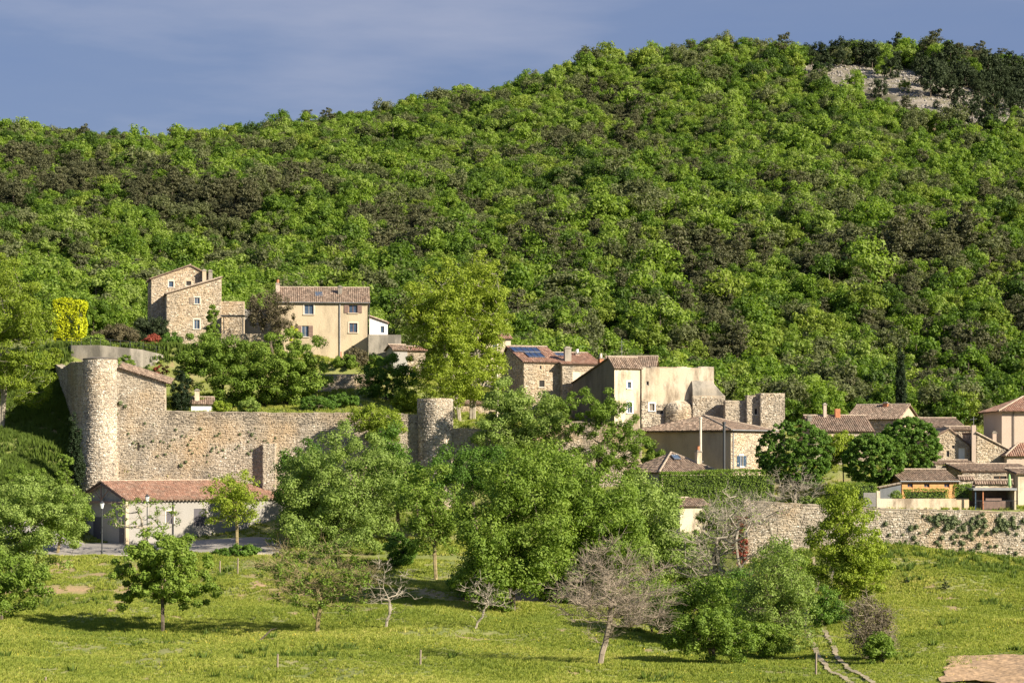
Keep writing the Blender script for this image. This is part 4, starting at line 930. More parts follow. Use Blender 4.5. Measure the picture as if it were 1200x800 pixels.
def tree_px(name, label, px, pyb, boxes, leafmat, Y=None, **k):
    """boxes: crown lobes as screen ellipses (cx, cy, rx, ry) at the tree's distance, given depth = their width"""
    p = foot(px, pyb) if Y is None else np.array([XW(px, Y), Y, zpy(pyb, Y)])
    if Y is not None: p[2] = min(p[2], float(H(p[0], Y)))
    s = p[1]/FPX; ell = []; rng = np.random.default_rng(int(px*7+pyb))
    for b in boxes:
        cx, cy, rx, ry = b[:4]; z = zpy(cy, p[1])-p[2]
        ell.append(((cx-600)*s-p[0], rng.uniform(-.25, .25)*rx*s, z, rx*s*1.12, rx*s*1.05, ry*s*1.1))
    return make_tree(name, label, p, ell, leafmat, **k)

# foreground field trees
tree_px('orchard_tree', 'small bushy round fruit tree with short dark trunk alone in the meadow', 190, 742, [(190, 668, 54, 36), (162, 684, 34, 22), (224, 682, 32, 26), (193, 645, 42, 26), (146, 698, 22, 14), (236, 700, 20, 14)], 'fresh', nleaf=20000, size=.24, nclump=150, rc=.58, trunk=.17, trunk_h=.9)
tree_px('orchard_tree', 'half bare spreading tree with lichen yellow branches in the meadow', 371, 741, [(368, 675, 60, 36), (330, 672, 32, 26), (400, 682, 36, 34), (405, 690, 26, 22)], 'fresh', nleaf=4300, size=.22, nclump=110, rc=.55, trunk=.2, bark='yellowbark', trunk_h=1.1, twigs=1100, tw_len=.8, pw=.56)
tree_px('bare_tree', 'small pale leafless tree with four arms, left of the other small bare tree', 452, 737, [(452, 690, 34, 34), (480, 700, 18, 10)], 'fresh', nleaf=0, nclump=44, trunk=.13, bark='palebark', trunk_h=1.3, twigs=170, tw_len=.4, cat='tree')
tree_px('bare_tree', 'small pale leafless tree leaning in front of the dense green trees', 557, 737, [(570, 700, 32, 22)], 'fresh', nleaf=0, nclump=40, trunk=.1, bark='palebark', trunk_h=1.0, twigs=170, tw_len=.4, lean=.3)
tree_px('bare_tree', 'wide leafless tree with a haze of thin brown twigs, largest bare tree of the meadow', 703, 779, [(718, 690, 64, 52), (690, 715, 36, 30), (755, 715, 40, 30)], 'fresh', nleaf=0, nclump=140, trunk=.23, bark='twig', trunk_h=1.6, pw=.56, twigs=1900, tw_len=.75)
tree_px('walnut_tree', 'slender tree with a straight pale trunk beside the dense green trees', 511, 679, [(505, 590, 40, 46), (485, 620, 26, 28), (525, 615, 28, 32)], 'fresh', nleaf=8000, size=.26, nclump=90, rc=.9, trunk=.2, bark='yellowbark', trunk_h=4.2)
tree_px('lime_tree', 'big loose crowned pale green tree in front of the rampart', 398, 655, [(400, 560, 66, 58), (360, 590, 44, 44), (440, 590, 40, 52), (395, 625, 70, 26)], 'silver', Y=240, nleaf=38000, size=.27, nclump=190, rc=1.2, trunk=.35, trunk_h=4)
tree_px('maple_tree', 'large dense bright green tree, left one of the big pair in the centre', 600, 716, [(600, 625, 62, 66), (580, 665, 40, 40), (620, 560, 55, 42), (585, 680, 45, 28)], 'fresh', nleaf=42000, size=.27, nclump=190, rc=1.3, trunk=.4, trunk_h=3)
tree_px('maple_tree', 'large dense bright green tree, right one of the big pair in the centre', 690, 712, [(690, 610, 56, 58), (655, 565, 42, 34), (712, 640, 44, 48), (672, 660, 50, 40)], 'fresh', nleaf=40000, size=.27, nclump=180, rc=1.3, trunk=.4, trunk_h=3)
tree_px('ash_tree', 'bright green tree joined to the right edge of the big central pair', 765, 690, [(762, 620, 42, 50), (745, 585, 30, 30), (780, 650, 32, 32)], 'silver', nleaf=20000, size=.26, nclump=110, rc=1.1, trunk=.25)
tree_px('bare_tree', 'tall half bare tree with pale arching branches left of the track', 850, 715, [(845, 640, 44, 62), (820, 660, 34, 42), (875, 600, 34, 28)], 'silver', Y=208, nleaf=1300, size=.2, nclump=140, rc=.7, trunk=.24, bark='palebark', trunk_h=1.5, pw=.5, twigs=1100, tw_len=.8, stems=3)
tree_px('willow_shrub', 'grey green bushy thicket on the left bank of the track', 912, 765, [(912, 690, 34, 62), (890, 720, 30, 40), (930, 720, 24, 40)], 'silver', nleaf=13000, size=.19, nclump=170, rc=.75, trunk=.1, trunk_h=.6, stems=4, twigs=500, cat='shrub')
tree_px('shrub', 'low bright green shrub left of the track, nearest the meadow', 835, 778, [(835, 742, 46, 30), (865, 745, 28, 26), (805, 745, 28, 24)], 'fresh', nleaf=14000, size=.2, nclump=120, rc=.6, trunk=.08, trunk_h=.4, stems=4, cat='shrub')
tree_px('shrub', 'dark shrubby thicket behind the low bright green shrub', 800, 755, [(800, 712, 36, 34), (775, 725, 24, 22), (840, 710, 36, 30)], 'fresh', nleaf=9000, size=.22, nclump=110, rc=.75, trunk=.08, stems=3, cat='shrub')
tree_px('elm_tree', 'tall cone shaped yellow green tree beside the track', 985, 722, [(992, 640, 40, 60), (990, 600, 28, 34), (975, 660, 28, 30), (1012, 665, 30, 30)], 'lime', nleaf=19000, size=.23, nclump=170, rc=.8, trunk=.16, bark='yellowbark', trunk_h=2.6, stems=3)
tree_px('shrub', 'leafless grey purple shrub right of the track', 1018, 775, [(1018, 737, 26, 36), (1032, 750, 18, 24)], 'tamarisk', nleaf=3600, size=.16, nclump=130, rc=.6, trunk=.06, bark='twig', trunk_h=.3, stems=5, twigs=900, cat='shrub')
tree_px('shrub', 'dense green shrub at the foot of the cone shaped tree', 965, 735, [(962, 712, 24, 24), (985, 720, 16, 16)], 'deep', nleaf=5000, size=.2, nclump=60, rc=.55, trunk=.05, stems=3, cat='shrub')
tree_px('shrub', 'green shrub over the foot of the grey purple shrub', 1035, 778, [(1030, 760, 18, 16)], 'fresh', nleaf=3500, size=.18, nclump=50, rc=.4, trunk=.05, stems=3, cat='shrub')
tree_px('shrub', 'green thicket behind the foot of the largest bare tree', 765, 742, [(762, 705, 28, 28), (745, 715, 20, 18)], 'fresh', nleaf=7000, size=.21, nclump=90, rc=.7, trunk=.07, stems=3, cat='shrub')
tree_px('shrub', 'dark tangled thicket at the foot of the tall half bare tree', 862, 738, [(860, 700, 30, 34), (840, 705, 20, 24)], 'deep', nleaf=8000, size=.2, nclump=100, rc=.7, trunk=.07, stems=4, twigs=300, cat='shrub')
tree_px('shrub', 'rounded bright bush at the right end of the low thicket by the track', 905, 772, [(902, 750, 24, 18)], 'fresh', nleaf=5000, size=.18, nclump=70, rc=.5, trunk=.05, stems=3, cat='shrub')
tree_px('shrub', 'olive thicket below the small cream shed', 800, 690, [(800, 660, 26, 26), (820, 670, 22, 20)], 'silver', nleaf=7000, size=.22, nclump=90, rc=.7, trunk=.08, stems=3, cat='shrub')
tree_px('shrub', 'fresh green thicket on the upper left bank of the track', 935, 700, [(928, 672, 24, 28), (905, 660, 22, 24)], 'fresh', nleaf=7500, size=.2, nclump=90, rc=.65, trunk=.06, stems=3, cat='shrub')
tree_px('shrub', 'dark bush in the shade under the left central tree', 560, 700, [(555, 680, 26, 18)], 'deep', nleaf=5000, size=.22, nclump=60, rc=.6, trunk=.06, stems=3, cat='shrub')
# left edge
tree_px('willow_tree', 'broad pale green tree filling the lower left edge of the slope', 20, 712, [(25, 625, 60, 52), (0, 590, 46, 46), (60, 600, 42, 38), (10, 670, 50, 40)], 'silver', Y=214, nleaf=38000, size=.22, nclump=220, rc=.85, trunk=.25, trunk_h=2)
tree_px('orchard_tree', 'leafy tree at the left edge of the meadow, lower than the pale green one', 2, 728, [(5, 685, 50, 34), (-30, 680, 40, 40)], 'fresh', nleaf=12000, size=.24, nclump=110, rc=.7, trunk=.2, trunk_h=1.2)
tree_px('plane_tree', 'small round tree on a lichened trunk left of the lane', 66, 652, [(72, 600, 34, 32), (88, 600, 20, 22)], 'fresh', Y=236, nleaf=8000, size=.24, nclump=80, rc=.8, trunk=.17, bark='yellowbark', trunk_h=2.2)
tree_px('locust_tree', 'tall sparse yellow green tree at the left edge with leaning trunk', 4, 508, [(12, 405, 44, 48), (0, 348, 46, 50), (36, 440, 32, 32), (-25, 430, 40, 50), (34, 375, 28, 30)], 'lime', Y=268, nleaf=32000, size=.26, nclump=260, rc=.95, trunk=.24, bark='palebark', trunk_h=5, stems=2, shell=6)
tree_px('plane_tree', 'pollarded plane with knobbly bare arms and few leaves by the lane', 170, 633, [(168, 606, 40, 20)], 'fresh', Y=236.5, nleaf=1500, size=.22, nclump=60, rc=.45, trunk=.24, bark='palebark', trunk_h=2.0, twigs=140, tw_len=.35, shell=6)
tree_px('plane_tree', 'round headed tree on a yellow trunk in front of the shuttered doors', 278, 634, [(276, 580, 33, 32), (262, 595, 24, 20), (292, 592, 20, 24)], 'lime', Y=237, nleaf=5200, size=.23, nclump=110, rc=.7, trunk=.17, bark='yellowbark', trunk_h=2.6)
tree_px('cypress_tree', 'narrow dark cypress hugging the foot of the tall round tower', 88, 568, [(88, 528, 6.5, 42), (90, 548, 8, 24), (84, 515, 4, 28)], 'cypress', Y=257, nleaf=5500, size=.2, nclump=110, rc=.35, trunk=.12, trunk_h=.5, flat=1.6)
tree_px('cypress_tree', 'tall thin cypress standing against the forest above the roofs', 1055.5, 490, [(1055.5, 438, 4.6, 38), (1055.5, 460, 5.6, 26)], 'cypress', Y=292, nleaf=9000, size=.2, nclump=160, rc=.32, trunk=.12, trunk_h=.5, flat=2)
tree_px('plane_tree', 'leafy tree beside the far end of the long low building', 338, 640, [(356, 565, 30, 44), (362, 600, 28, 30)], 'deep', Y=250, nleaf=17000, size=.27, nclump=120, rc=1.0, trunk=.22, trunk_h=3)
# upper terraces
tree_px('locust_tree', 'very tall loose yellow green tree in the centre, left crown', 536, 505, [(515, 348, 36, 40), (518, 400, 40, 40), (498, 378, 24, 32), (528, 445, 42, 32)], 'lime', Y=270, nleaf=26000, size=.27, nclump=210, rc=.95, trunk=.26, bark='palebark', trunk_h=6, stems=2, shell=2.6)
tree_px('locust_tree', 'very tall loose yellow green tree in the centre, right crown reaching highest', 556, 500, [(556, 335, 34, 42), (560, 385, 38, 44), (580, 370, 18, 30), (556, 435, 36, 30)], 'lime', Y=273, nleaf=26000, size=.27, nclump=210, rc=.95, trunk=.24, bark='palebark', trunk_h=6, stems=2, shell=2.6)
tree_px('fig_tree', 'dense deep green tree below the stone house, left of the larger one', 262, 482, [(255, 428, 44, 36), (240, 408, 28, 20), (280, 450, 36, 32)], 'fresh', Y=276, nleaf=24000, size=.27, nclump=130, rc=.9, trunk=.2)
tree_px('fig_tree', 'large dense deep green tree below the beige house', 335, 484, [(338, 428, 42, 40), (315, 450, 38, 32), (358, 450, 32, 30)], 'fresh', Y=277, nleaf=26000, size=.28, nclump=130, rc=.95, trunk=.22)
tree_px('laurel_tree', 'dark green tree at the end of the beige house garden', 452, 480, [(452, 438, 26, 24), (436, 446, 18, 18), (475, 445, 20, 22)], 'deep', Y=280, nleaf=8500, size=.25, nclump=90, rc=.7, trunk=.15)
tree_px('shrub', 'olive bush over the rampart left of the short tower', 447, 510, [(447, 497, 26, 22), (425, 490, 16, 13)], 'lime', Y=259, nleaf=6000, size=.24, nclump=70, rc=.75, trunk=.1, stems=2, cat='shrub')
tree_px('ash_tree', 'mid green tree leaning over the short round tower from below', 468, 600, [(458, 528, 20, 30), (474, 568, 34, 28), (452, 550, 28, 32)], 'deep', Y=250, nleaf=13000, size=.26, nclump=110, rc=.95, trunk=.22, trunk_h=4)
tree_px('ash_tree', 'leafy tree rising in front of the low rampart, left of the thin stemmed one', 612, 560, [(612, 485, 44, 34), (590, 510, 36, 26), (640, 505, 28, 26), (600, 465, 28, 20)], 'silver', Y=257, nleaf=19000, size=.26, nclump=120, rc=.9, trunk=.22, trunk_h=3.4, stems=2)
tree_px('acacia_tree', 'thin stemmed airy tree in front of the dark bare side wall', 695, 565, [(700, 472, 34, 16), (718, 488, 30, 16), (680, 500, 28, 18), (730, 515, 32, 16), (705, 535, 46, 16)], 'fresh', Y=256, nleaf=13000, size=.25, nclump=110, rc=.7, trunk=.2, trunk_h=3.4, stems=2)
tree_px('ash_tree', 'tall bushy tree behind the big central pair', 560, 600, [(556, 548, 46, 30), (520, 560, 30, 24)], 'deep', Y=246, nleaf=10000, size=.27, nclump=90, rc=1.0, trunk=.2)
tree_px('tamarisk_tree', 'feathery brownish tree between the stone house and the beige house', 322, 402, [(318, 366, 24, 24), (300, 362, 14, 18), (330, 380, 16, 18)], 'tamarisk', Y=297, nleaf=4500, size=.26, nclump=120, rc=.55, trunk=.2, trunk_h=1.2, twigs=500, stems=2, flat=1.3)
tree_px('clipped_tree', 'round clipped dark green tree, largest of the three beside the tall hedge', 932, 592, [(932, 530, 40, 35), (932, 545, 36, 27)], 'deep', Y=246, nleaf=30000, size=.24, nclump=520, rc=.33, trunk=.2, trunk_h=1.8, shell=9)
tree_px('clipped_tree', 'round clipped dark green tree, middle and lowest of the three', 1023, 590, [(1023, 538, 33, 27)], 'deep', Y=247, nleaf=25000, size=.24, nclump=430, rc=.33, trunk=.18, trunk_h=1.6, shell=9)
tree_px('clipped_tree', 'round clipped green tree, last of the three, behind the wooden cabin', 1064, 580, [(1066, 522, 33, 30)], 'deep', Y=251, nleaf=25000, size=.24, nclump=430, rc=.33, trunk=.2, trunk_h=2.0, shell=9)
tree_px('shrub', 'yellow green shrub between the clipped trees under the low roof', 988, 560, [(986, 522, 22, 16), (975, 535, 14, 16), (1000, 516, 10, 9)], 'lime', Y=255, nleaf=5500, size=.24, nclump=70, rc=.6, trunk=.08, cat='shrub')
for px, py, rx, ry, Y, mt, lab in (
    (135, 395, 28, 14, 296, 'tamarisk', 'brown tinged shrub beside the yellow green ivy block'), (168, 392, 20, 18, 298, 'holm', 'very dark rounded bush against the stone house wall'), (185, 384, 12, 14, 297, 'holm', 'tall very dark bush touching the stone house corner'),
    (200, 402, 13, 13, 293, 'deep', 'neatly clipped green ball shaped bush at the end of the railing'), (178, 402, 12, 10, 292.5, 'red', 'reddish shrub next to the clipped ball bush'),
    (110, 402, 14, 11, 293, 'fresh', 'low green bush behind the railing beside the ivy block'), (188, 434, 9, 8, 278, 'red', 'red leaved shrub under the curved concrete wall'), (172, 434, 12, 7, 279, 'silver', 'pale flowering shrub left of the red leaved shrub'),
    (213, 436, 9, 8, 276, 'silver', 'cream variegated shrub behind the clipped conifer'), (148, 424, 10, 12, 284, 'fresh', 'bright green bush just right of the tower top'), (260, 477, 11, 7, 268, 'lime', 'yellowish bush peeping over the rampart'),
    (292, 476, 14, 8, 267.5, 'silver', 'grey leaved bush peeping over the rampart'), (250, 380, 8, 24, 291, 'fresh', 'climbing plant in front of the lower stone house block'), (345, 388, 7, 6, 296.5, 'ivy', 'small yellow flowering bush beside the feathery tree'),
    (418, 420, 14, 12, 293, 'tamarisk', 'thin brownish shrub below the beige house'), (402, 470, 20, 9, 272, 'deep', 'dark bush over the rampart, below the sunlit retaining wall'), (475, 470, 16, 14, 271, 'lime', 'yellowish bush left of the short tower top'),
    (440, 425, 12, 9, 296, 'fresh', 'leafy bush under the terrace parapet'), (595, 500, 20, 12, 272, 'deep', 'dark bush behind the low rampart'), (650, 480, 18, 14, 276, 'fresh', 'green bush against the solar roof house'),
    (766, 538, 14, 13, 256, 'fresh', 'leafy bush squeezed between the low hipped house and the narrow tall house'), (745, 560, 16, 14, 251, 'fresh', 'green bush left of the low hipped house'), (838, 605, 20, 16, 234, 'fresh', 'green bush in front of the small cream shed'), (868, 610, 10, 8, 233, 'red', 'reddish bush at the foot of the retaining wall'),
    (1050, 580, 7, 5, 241, 'silver', 'rounded grey green plant beside the glazed lean-to'), (950, 590, 16, 8, 239, 'silver', 'olive green bush on the terrace under the largest clipped tree'), (372, 474, 24, 10, 270, 'deep', 'dark leafy bush over the rampart below the beige house'), (232, 472, 10, 8, 272, 'fresh', 'green bush behind the garden house'), (405, 425, 16, 9, 291, 'fresh', 'sprawling bush under the beige house wall'), (300, 408, 20, 9, 292, 'fresh', 'green bush below the terrace wall of the stone house'), (100, 440, 10, 7, 283, 'fresh', 'green bush between the concrete wall and the receding rampart'), (30, 425, 24, 14, 284, 'fresh', 'leafy bush under the tall sparse tree at the left edge'), (60, 415, 14, 8, 288, 'lime', 'yellowish bush left of the concrete wall'),
    (720, 640, 28, 22, 226, 'deep', 'dark understorey bush behind the right central tree'),
    (655, 690, 30, 16, 210, 'deep', 'dark low bush under the big central pair'), (470, 640, 20, 16, 229, 'deep', 'dark bush behind the slender trunk'), (30, 560, 30, 14, 250, 'fresh', 'pale bush on the shaded slope at the left'),
    (282, 647, 24, 9, 231.5, 'deep', 'dark low bush filling the bank under the lane'), (258, 650, 12, 7, 231.5, 'deep', 'small dark bush on the bank left of the lichened trunk'), (75, 540, 12, 8, 254, 'fresh', 'low bush on the bank beside the narrow cypress'), (820, 640, 20, 20, 225, 'fresh', 'bush between the ash and the tall half bare tree'),
    (505, 505, 10, 8, 270, 'fresh', 'tuft of leaves on the short tower top'), (1176, 600, 0, 0, 0, '', '')):
    if not Y: continue
    s = Y/FPX; c = PT(px, py, Y); g = min(float(H(c[0], Y)), c[2]-ry*s*.8); hz = c[2]-g
    nl = int(min(9000, 500+rx*ry*22)); big = max(rx, ry)
    make_tree('shrub', lab, (c[0], Y, g), [(0, 0, hz, rx*s, rx*s*.9, ry*s)]+([(0, 0, hz*.5, rx*s*.8, rx*s*.8, hz*.5)] if hz > ry*s*1.3 else []), mt, nleaf=nl, size=.2, nclump=int(30+big*2), rc=max(.3, min(rx, ry)*s*.33), trunk=.05, trunk_h=.3, stems=2, cat='bush', shell=3.5)
# clipped conifer behind the rampart, pollards along the retaining wall
tree_px('conifer', 'dense clipped dark conifer behind the rampart beside the garden house', 212, 486, [(212, 455, 10, 20), (213, 468, 11, 14)], 'cypress', Y=268, nleaf=6000, size=.18, nclump=90, rc=.4, trunk=.1, shell=4)
for px, pyb, Y, lab in ((905, 636, 231.5, 'pollarded leafless tree at the left end of the retaining wall'), (868, 640, 230, 'leafless spreading shrub left of the pollarded tree'), (935, 606, 238, 'bare pollard just above the retaining wall')):
    tree_px('bare_tree', lab, px, pyb, [(px, pyb-38, 34, 20), (px-15, pyb-30, 22, 16)], 'fresh', Y=Y, nleaf=0, nclump=80, trunk=.14, bark='palebark', trunk_h=1.3, twigs=420, tw_len=.5)

# hedges and the ivy block: a shell of leaves over a real box
def hedge(name, label, px0, px1, pyt0, pyt1, pyb, Y, depth, mat, size=.17, dens=85, yaw=0, cat='hedge', wav=.08):
    A = PT(px0, pyb, Y); Lh = (px1-px0)/FPX*Y; h0 = (pyb-pyt0)/FPX*Y; h1 = (pyb-pyt1)/FPX*Y; rng = np.random.default_rng(int(px0+pyb))
    root = empty(name, A, R(yaw), label=label, cat=cat); F_ = MB()
    def put(n, fn, N):
        a, b = rng.random(n), rng.random(n); P = fn(a, b); w = vnoise(P[:, 0]*1.0+P[:, 1], P[:, 2], .9, 3)-.5
        P = P+np.array(N)*(w*wav*4+rng.uniform(-.22, .06, n))[:, None]
        F_.leaves(P, np.array(N)+rng.normal(size=(n, 3))*.5, size*rng.uniform(.7, 1.4, n), rng, tint=np.clip(.5+w*.7+rng.normal(0, .2, n), 0, 1))
    hh_ = lambda a: h0+(h1-h0)*a
    put(int(Lh*max(h0, h1)*dens), lambda a, b: np.stack([a*Lh, a*0, b*hh_(a)], 1), (0, -1, .15))
    put(int(Lh*depth*dens), lambda a, b: np.stack([a*Lh, b*depth, hh_(a)], 1), (0, 0, 1))
    put(int(depth*h0*dens), lambda a, b: np.stack([a*0, a*depth, b*h0], 1), (-1, 0, .15)); put(int(depth*h1*dens), lambda a, b: np.stack([a*0+Lh, a*depth, b*h1], 1), (1, 0, .15))
    put(int(Lh*max(h0, h1)*dens*.5), lambda a, b: np.stack([a*Lh, a*0+depth, b*hh_(a)], 1), (0, 1, .15))
    F_.build('foliage', M[mat], root)
    b_ = MB(); n = max(2, int(Lh/.5))
    for i in range(n+1): x = .3+(Lh-.6)*i/n; b_.segs((x, depth/2, -.4), (x+rng.uniform(-.2, .2), depth/2+rng.uniform(-.2, .2), h0*.85), .04, .02, 4)
    C_ = MB().box((.3, .3, 0), (Lh-.3, depth-.3, min(h0, h1)-.3)); C_.build('inner_growth', M['holm'], root)
    b_.build('stems', M['bark'], root)
hedge('hedge', 'tall clipped green hedge running from the low hipped house to the largest clipped tree', 775, 908, 554, 549, 612, 243.5, 2.0, 'fresh', dens=110)
hedge('hedge', 'low clipped hedge in front of the wooden cabin', 1060, 1112, 573, 573, 586, 237.4, 1.2, 'fresh', .15)
hedge('hedge', 'square clipped bush block right of the wooden cabin hedge', 1119, 1139, 568, 567, 586, 237.4, 1.6, 'fresh', .15)
hedge('hedge', 'rounded low hedge between the clipped trees', 985, 1027, 566, 566, 582, 241, 1.4, 'fresh', .15)
hedge('ivy_block', 'high wall block covered in bright yellow green ivy', 62, 93, 351, 352, 406, 298, 3.2, 'ivy', .3, 60, yaw=-8, cat='ivy', wav=.22)
hedge('hedge', 'long low green hedge behind the railing of the curved concrete wall', 95, 170, 400, 403, 408, 291.5, .7, 'fresh', .18, 60)

# wall plants: small bushes rooted in the walls
rw = np.random.default_rng(5)
def plant_mesh(k):
    rng = np.random.default_rng(k); b = MB(); n = 90; d = ball(rng, n); d[:, 1] = -np.abs(d[:, 1])
    b.leaves(d*rng.uniform(.3, 1, n)[:, None]*[.28, .22, .26], d+rng.normal(size=(n, 3))*.4+[0, 0, .3], .16, rng, tint=rng.random(n)); return b.mesh('wall_plant', M['wallplant'])
pm = [plant_mesh(k) for k in range(4)]
def wall_plants(A, B, spots, label, group):
    A = np.array(A); B = np.array(B)
    for px, py, s_ in spots:
        # intersection of the sight line with the wall plane
        e = B-A; n = np.array([e[1], -e[0]]); n = n/np.linalg.norm(n); d = np.array([(px-600)/FPX, 1.]); t = (A @ n)/(d @ n)
        o = bpy.data.objects.new('wall_plant', pm[int(rw.integers(4))]); COL.objects.link(o); o.location = (d[0]*t+n[0]*.05, t+n[1]*.05, (HOR-py)/FPX*t)
        o.scale = (s_,)*3; o.rotation_euler = (0, rw.uniform(-.5, .5), math.atan2(e[1], e[0])); tag(o, label, 'plant', group)
sp = []
for i in range(95):
    px = rw.uniform(1035, 1200); py = rw.uniform(602, 648)
    if py < 612 and px < 1080: continue
    sp.append((px, py, rw.uniform(.5, 1.3)))
for i in range(45): px = rw.uniform(1090, 1200); sp.append((px, 612+rw.normal(0, 4)+(px-1090)*.02, rw.uniform(.8, 1.7)))
for i in range(12): px = rw.uniform(1125, 1140); sp.append((px, rw.uniform(612, 645), rw.uniform(.6, 1.3)))
wall_plants(A4, B4, sp, 'small grey green bush growing out of the long retaining wall', 'small bushes in the retaining wall')
sp = [(rw.uniform(150, 330), rw.normal(520, 12), rw.uniform(.25, .75)) for _ in range(80)]+[(212, 545, 1.1), (295, 509, 1.0), (141, 472, 1.3), (147, 476, 1.0), (137, 485, .8), (218, 541, .9)]
wall_plants(A, B, sp, 'small dark plant rooted between stones of the long rampart', 'small plants in the rampart')

# hill forest ------------------------------------------------------------
def hill_tree(k, pine=False, holm=False, mat=None):
    rng = np.random.default_rng(500+k); b = MB()
    if pine:
        h_ = rng.uniform(5.5, 7); ell = [(rng.uniform(-.5, .5), rng.uniform(-.5, .5), h_*f, 2.1-f*.9+rng.uniform(-.2, .3), 2.1-f*.9, .55) for f in (.4, .55, .7, .85, .97)]
        C = in_crown(rng, 46, ell, 4); foliage(b, rng, C, .7, 1900, .33, .5, .25, .9, .6)
    else:
        h_ = rng.uniform(5.0, 6.4); r_ = rng.uniform(2.4, 3.0)
        ell = [(0, 0, h_*.5, r_, r_, h_*.46)]+[(rng.uniform(-1.3, 1.3), rng.uniform(-1.3, 1.3), h_*rng.uniform(.5, .88), r_*.55, r_*.55, r_*.45) for _ in range(3)]
        C = in_crown(rng, 44, ell, 6); foliage(b, rng, C, .85, 2100, .41, .8, .16, 1.3, .35)
    n = b.n
    b.segs([(0, 0, -1), (0, 0, h_*.4)], [(0, 0, h_*.4), (0, 0, h_*.85)], [.16, .11], [.11, .04], 5, .5, 1)
    return b.mesh('pine_tree' if pine else 'oak_tree', [M['holm'] if holm else M['pine'] if pine else M[mat or 'hillleaf'], M['bark']])
leafy = [hill_tree(k, mat={5: 'hillolive', 8: 'hilllime', 9: 'hillolive'}.get(k)) for k in range(10)]; pines = [hill_tree(20+k, True) for k in range(5)]; holms = [hill_tree(40+k, False, True) for k in range(2)]
rh_ = np.random.default_rng(3)
pts = []
y = 302.0
while y < 745:
    st = 3.0+.001*max(0, y-322)
    xs = np.arange(XW(-330, y), XW(1530, y), st); xs = xs+rh_.uniform(-.42, .42, len(xs))*st; yy = y+rh_.uniform(-.42, .42, len(xs))*st
    pts.append(np.stack([xs, yy], 1)); y += st*.98
pts = np.concatenate(pts); X_, Y_ = pts[:, 0], pts[:, 1]; Zh = H(X_, Y_); PXh = 600+X_/Y_*FPX; PYh = HOR-Zh/Y_*FPX
keep = ~((Y_ < 335) & (PXh > 150) & (PXh < 470)) & ~((Y_ < 330) & (PXh > 540) & (PXh < 612)) & ~((Y_ < 322) & (PXh <= 150)) & ~((Y_ < 306) & (PXh > 700) & (PXh < 780))
rk_ = np.maximum.reduce([rocky(PXh, PYh-d_) for d_ in (0, 7, 14, 20)]); keep &= ~((rk_ > .25) & (Y_ > 500) & (Y_ < 686) & (rh_.random(len(X_)) < .90))
# pine patches seen in the photograph
pat = [(40, 205, 70, 28), (110, 215, 80, 26), (190, 235, 80, 22), (280, 250, 70, 20), (350, 225, 50, 16), (460, 265, 60, 20), (480, 300, 50, 22), (590, 300, 60, 24), (640, 330, 60, 18), (710, 120, 40, 24), (740, 145, 30, 14),
       (700, 105, 30, 12), (830, 215, 50, 10), (900, 235, 50, 12), (800, 300, 80, 24), (860, 320, 80, 22), (960, 300, 60, 26), (1010, 330, 80, 18), (1080, 290, 70, 28), (1120, 330, 70, 22), (1180, 330, 50, 40), (940, 380, 50, 16),
       (1060, 400, 70, 26), (1140, 430, 80, 34), (1190, 400, 40, 40), (560, 250, 30, 14), (10, 235, 40, 24), (690, 285, 40, 14), (340, 180, 60, 8), (470, 118, 14, 8), (370, 145, 30, 8), (190, 160, 12, 6), (1070, 130, 20, 8), (1160, 240, 40, 12), (1130, 70, 60, 12), (620, 170, 40, 8), (850, 415, 40, 16), (780, 260, 30, 10)]
pf = np.zeros(len(X_))
for cx, cy, rx, ry in pat: pf = np.maximum(pf, 1.25-((PXh-cx)/rx)**2-((PYh-8-cy)/ry)**2)
pf = np.clip(pf, 0, 1)*(.6+.12*(PXh < 420))+(vnoise(X_, Y_, 16, 8)-.5)*.7
isp = pf+rh_.uniform(-.42, .42, len(X_)) > .46
ish = (Y_ > 500) & ((((PXh-1105)/38)**2+((PYh-108)/20)**2 < 1) | (((PXh-1180)/50)**2+((PYh-112)/22)**2 < 1) | ((rk_ > .2) & (rh_.random(len(X_)) < .5)))
sc = np.clip(rh_.normal(.82, .24, len(X_)), .42, 1.6)*np.where((Y_ > 675) & (rh_.random(len(X_)) < .25), 1.3, 1)*np.where(vnoise(X_, Y_, 22, 12) > .62, 1.15, .98); rot = rh_.uniform(0, 6.28, len(X_))
inview = (PXh > -15) & (PXh < 1215)
def visible(i):          # the row-wise skyline of nearer ground hides nothing here: the hill only climbs
    return keep[i] & inview[i] & (Y_[i] > 322)
def individuals(sel, meshes, name, label, cat, group, maxn=300):
    idx = np.where(sel & keep & inview)[0]; idx = idx[np.argsort(Y_[idx])][:maxn]
    for i in idx:
        o = bpy.data.objects.new(name, meshes[int(rh_.integers(len(meshes)))]); COL.objects.link(o); o.location = (X_[i], Y_[i], Zh[i]-.3)
        o.rotation_euler = (0, 0, rot[i]); o.scale = (sc[i], sc[i], sc[i]*1.05); tag(o, label, cat, group)
    m = np.zeros(len(X_), bool); m[idx] = True; return m
used = individuals(~isp & ~ish, leafy, 'oak_tree', 'fresh green oak crown of the forest hillside close behind the village', 'tree', 'oaks of the forest behind the village')
used |= individuals(isp & ~ish, pines, 'pine_tree', 'dark brownish pine among the green oaks on the forest hillside', 'tree', 'pines scattered over the forest hillside')
used |= individuals(ish, holms, 'holm_oak', 'very dark evergreen oak beside the bare rocks near the summit', 'tree', 'dark evergreens near the summit')
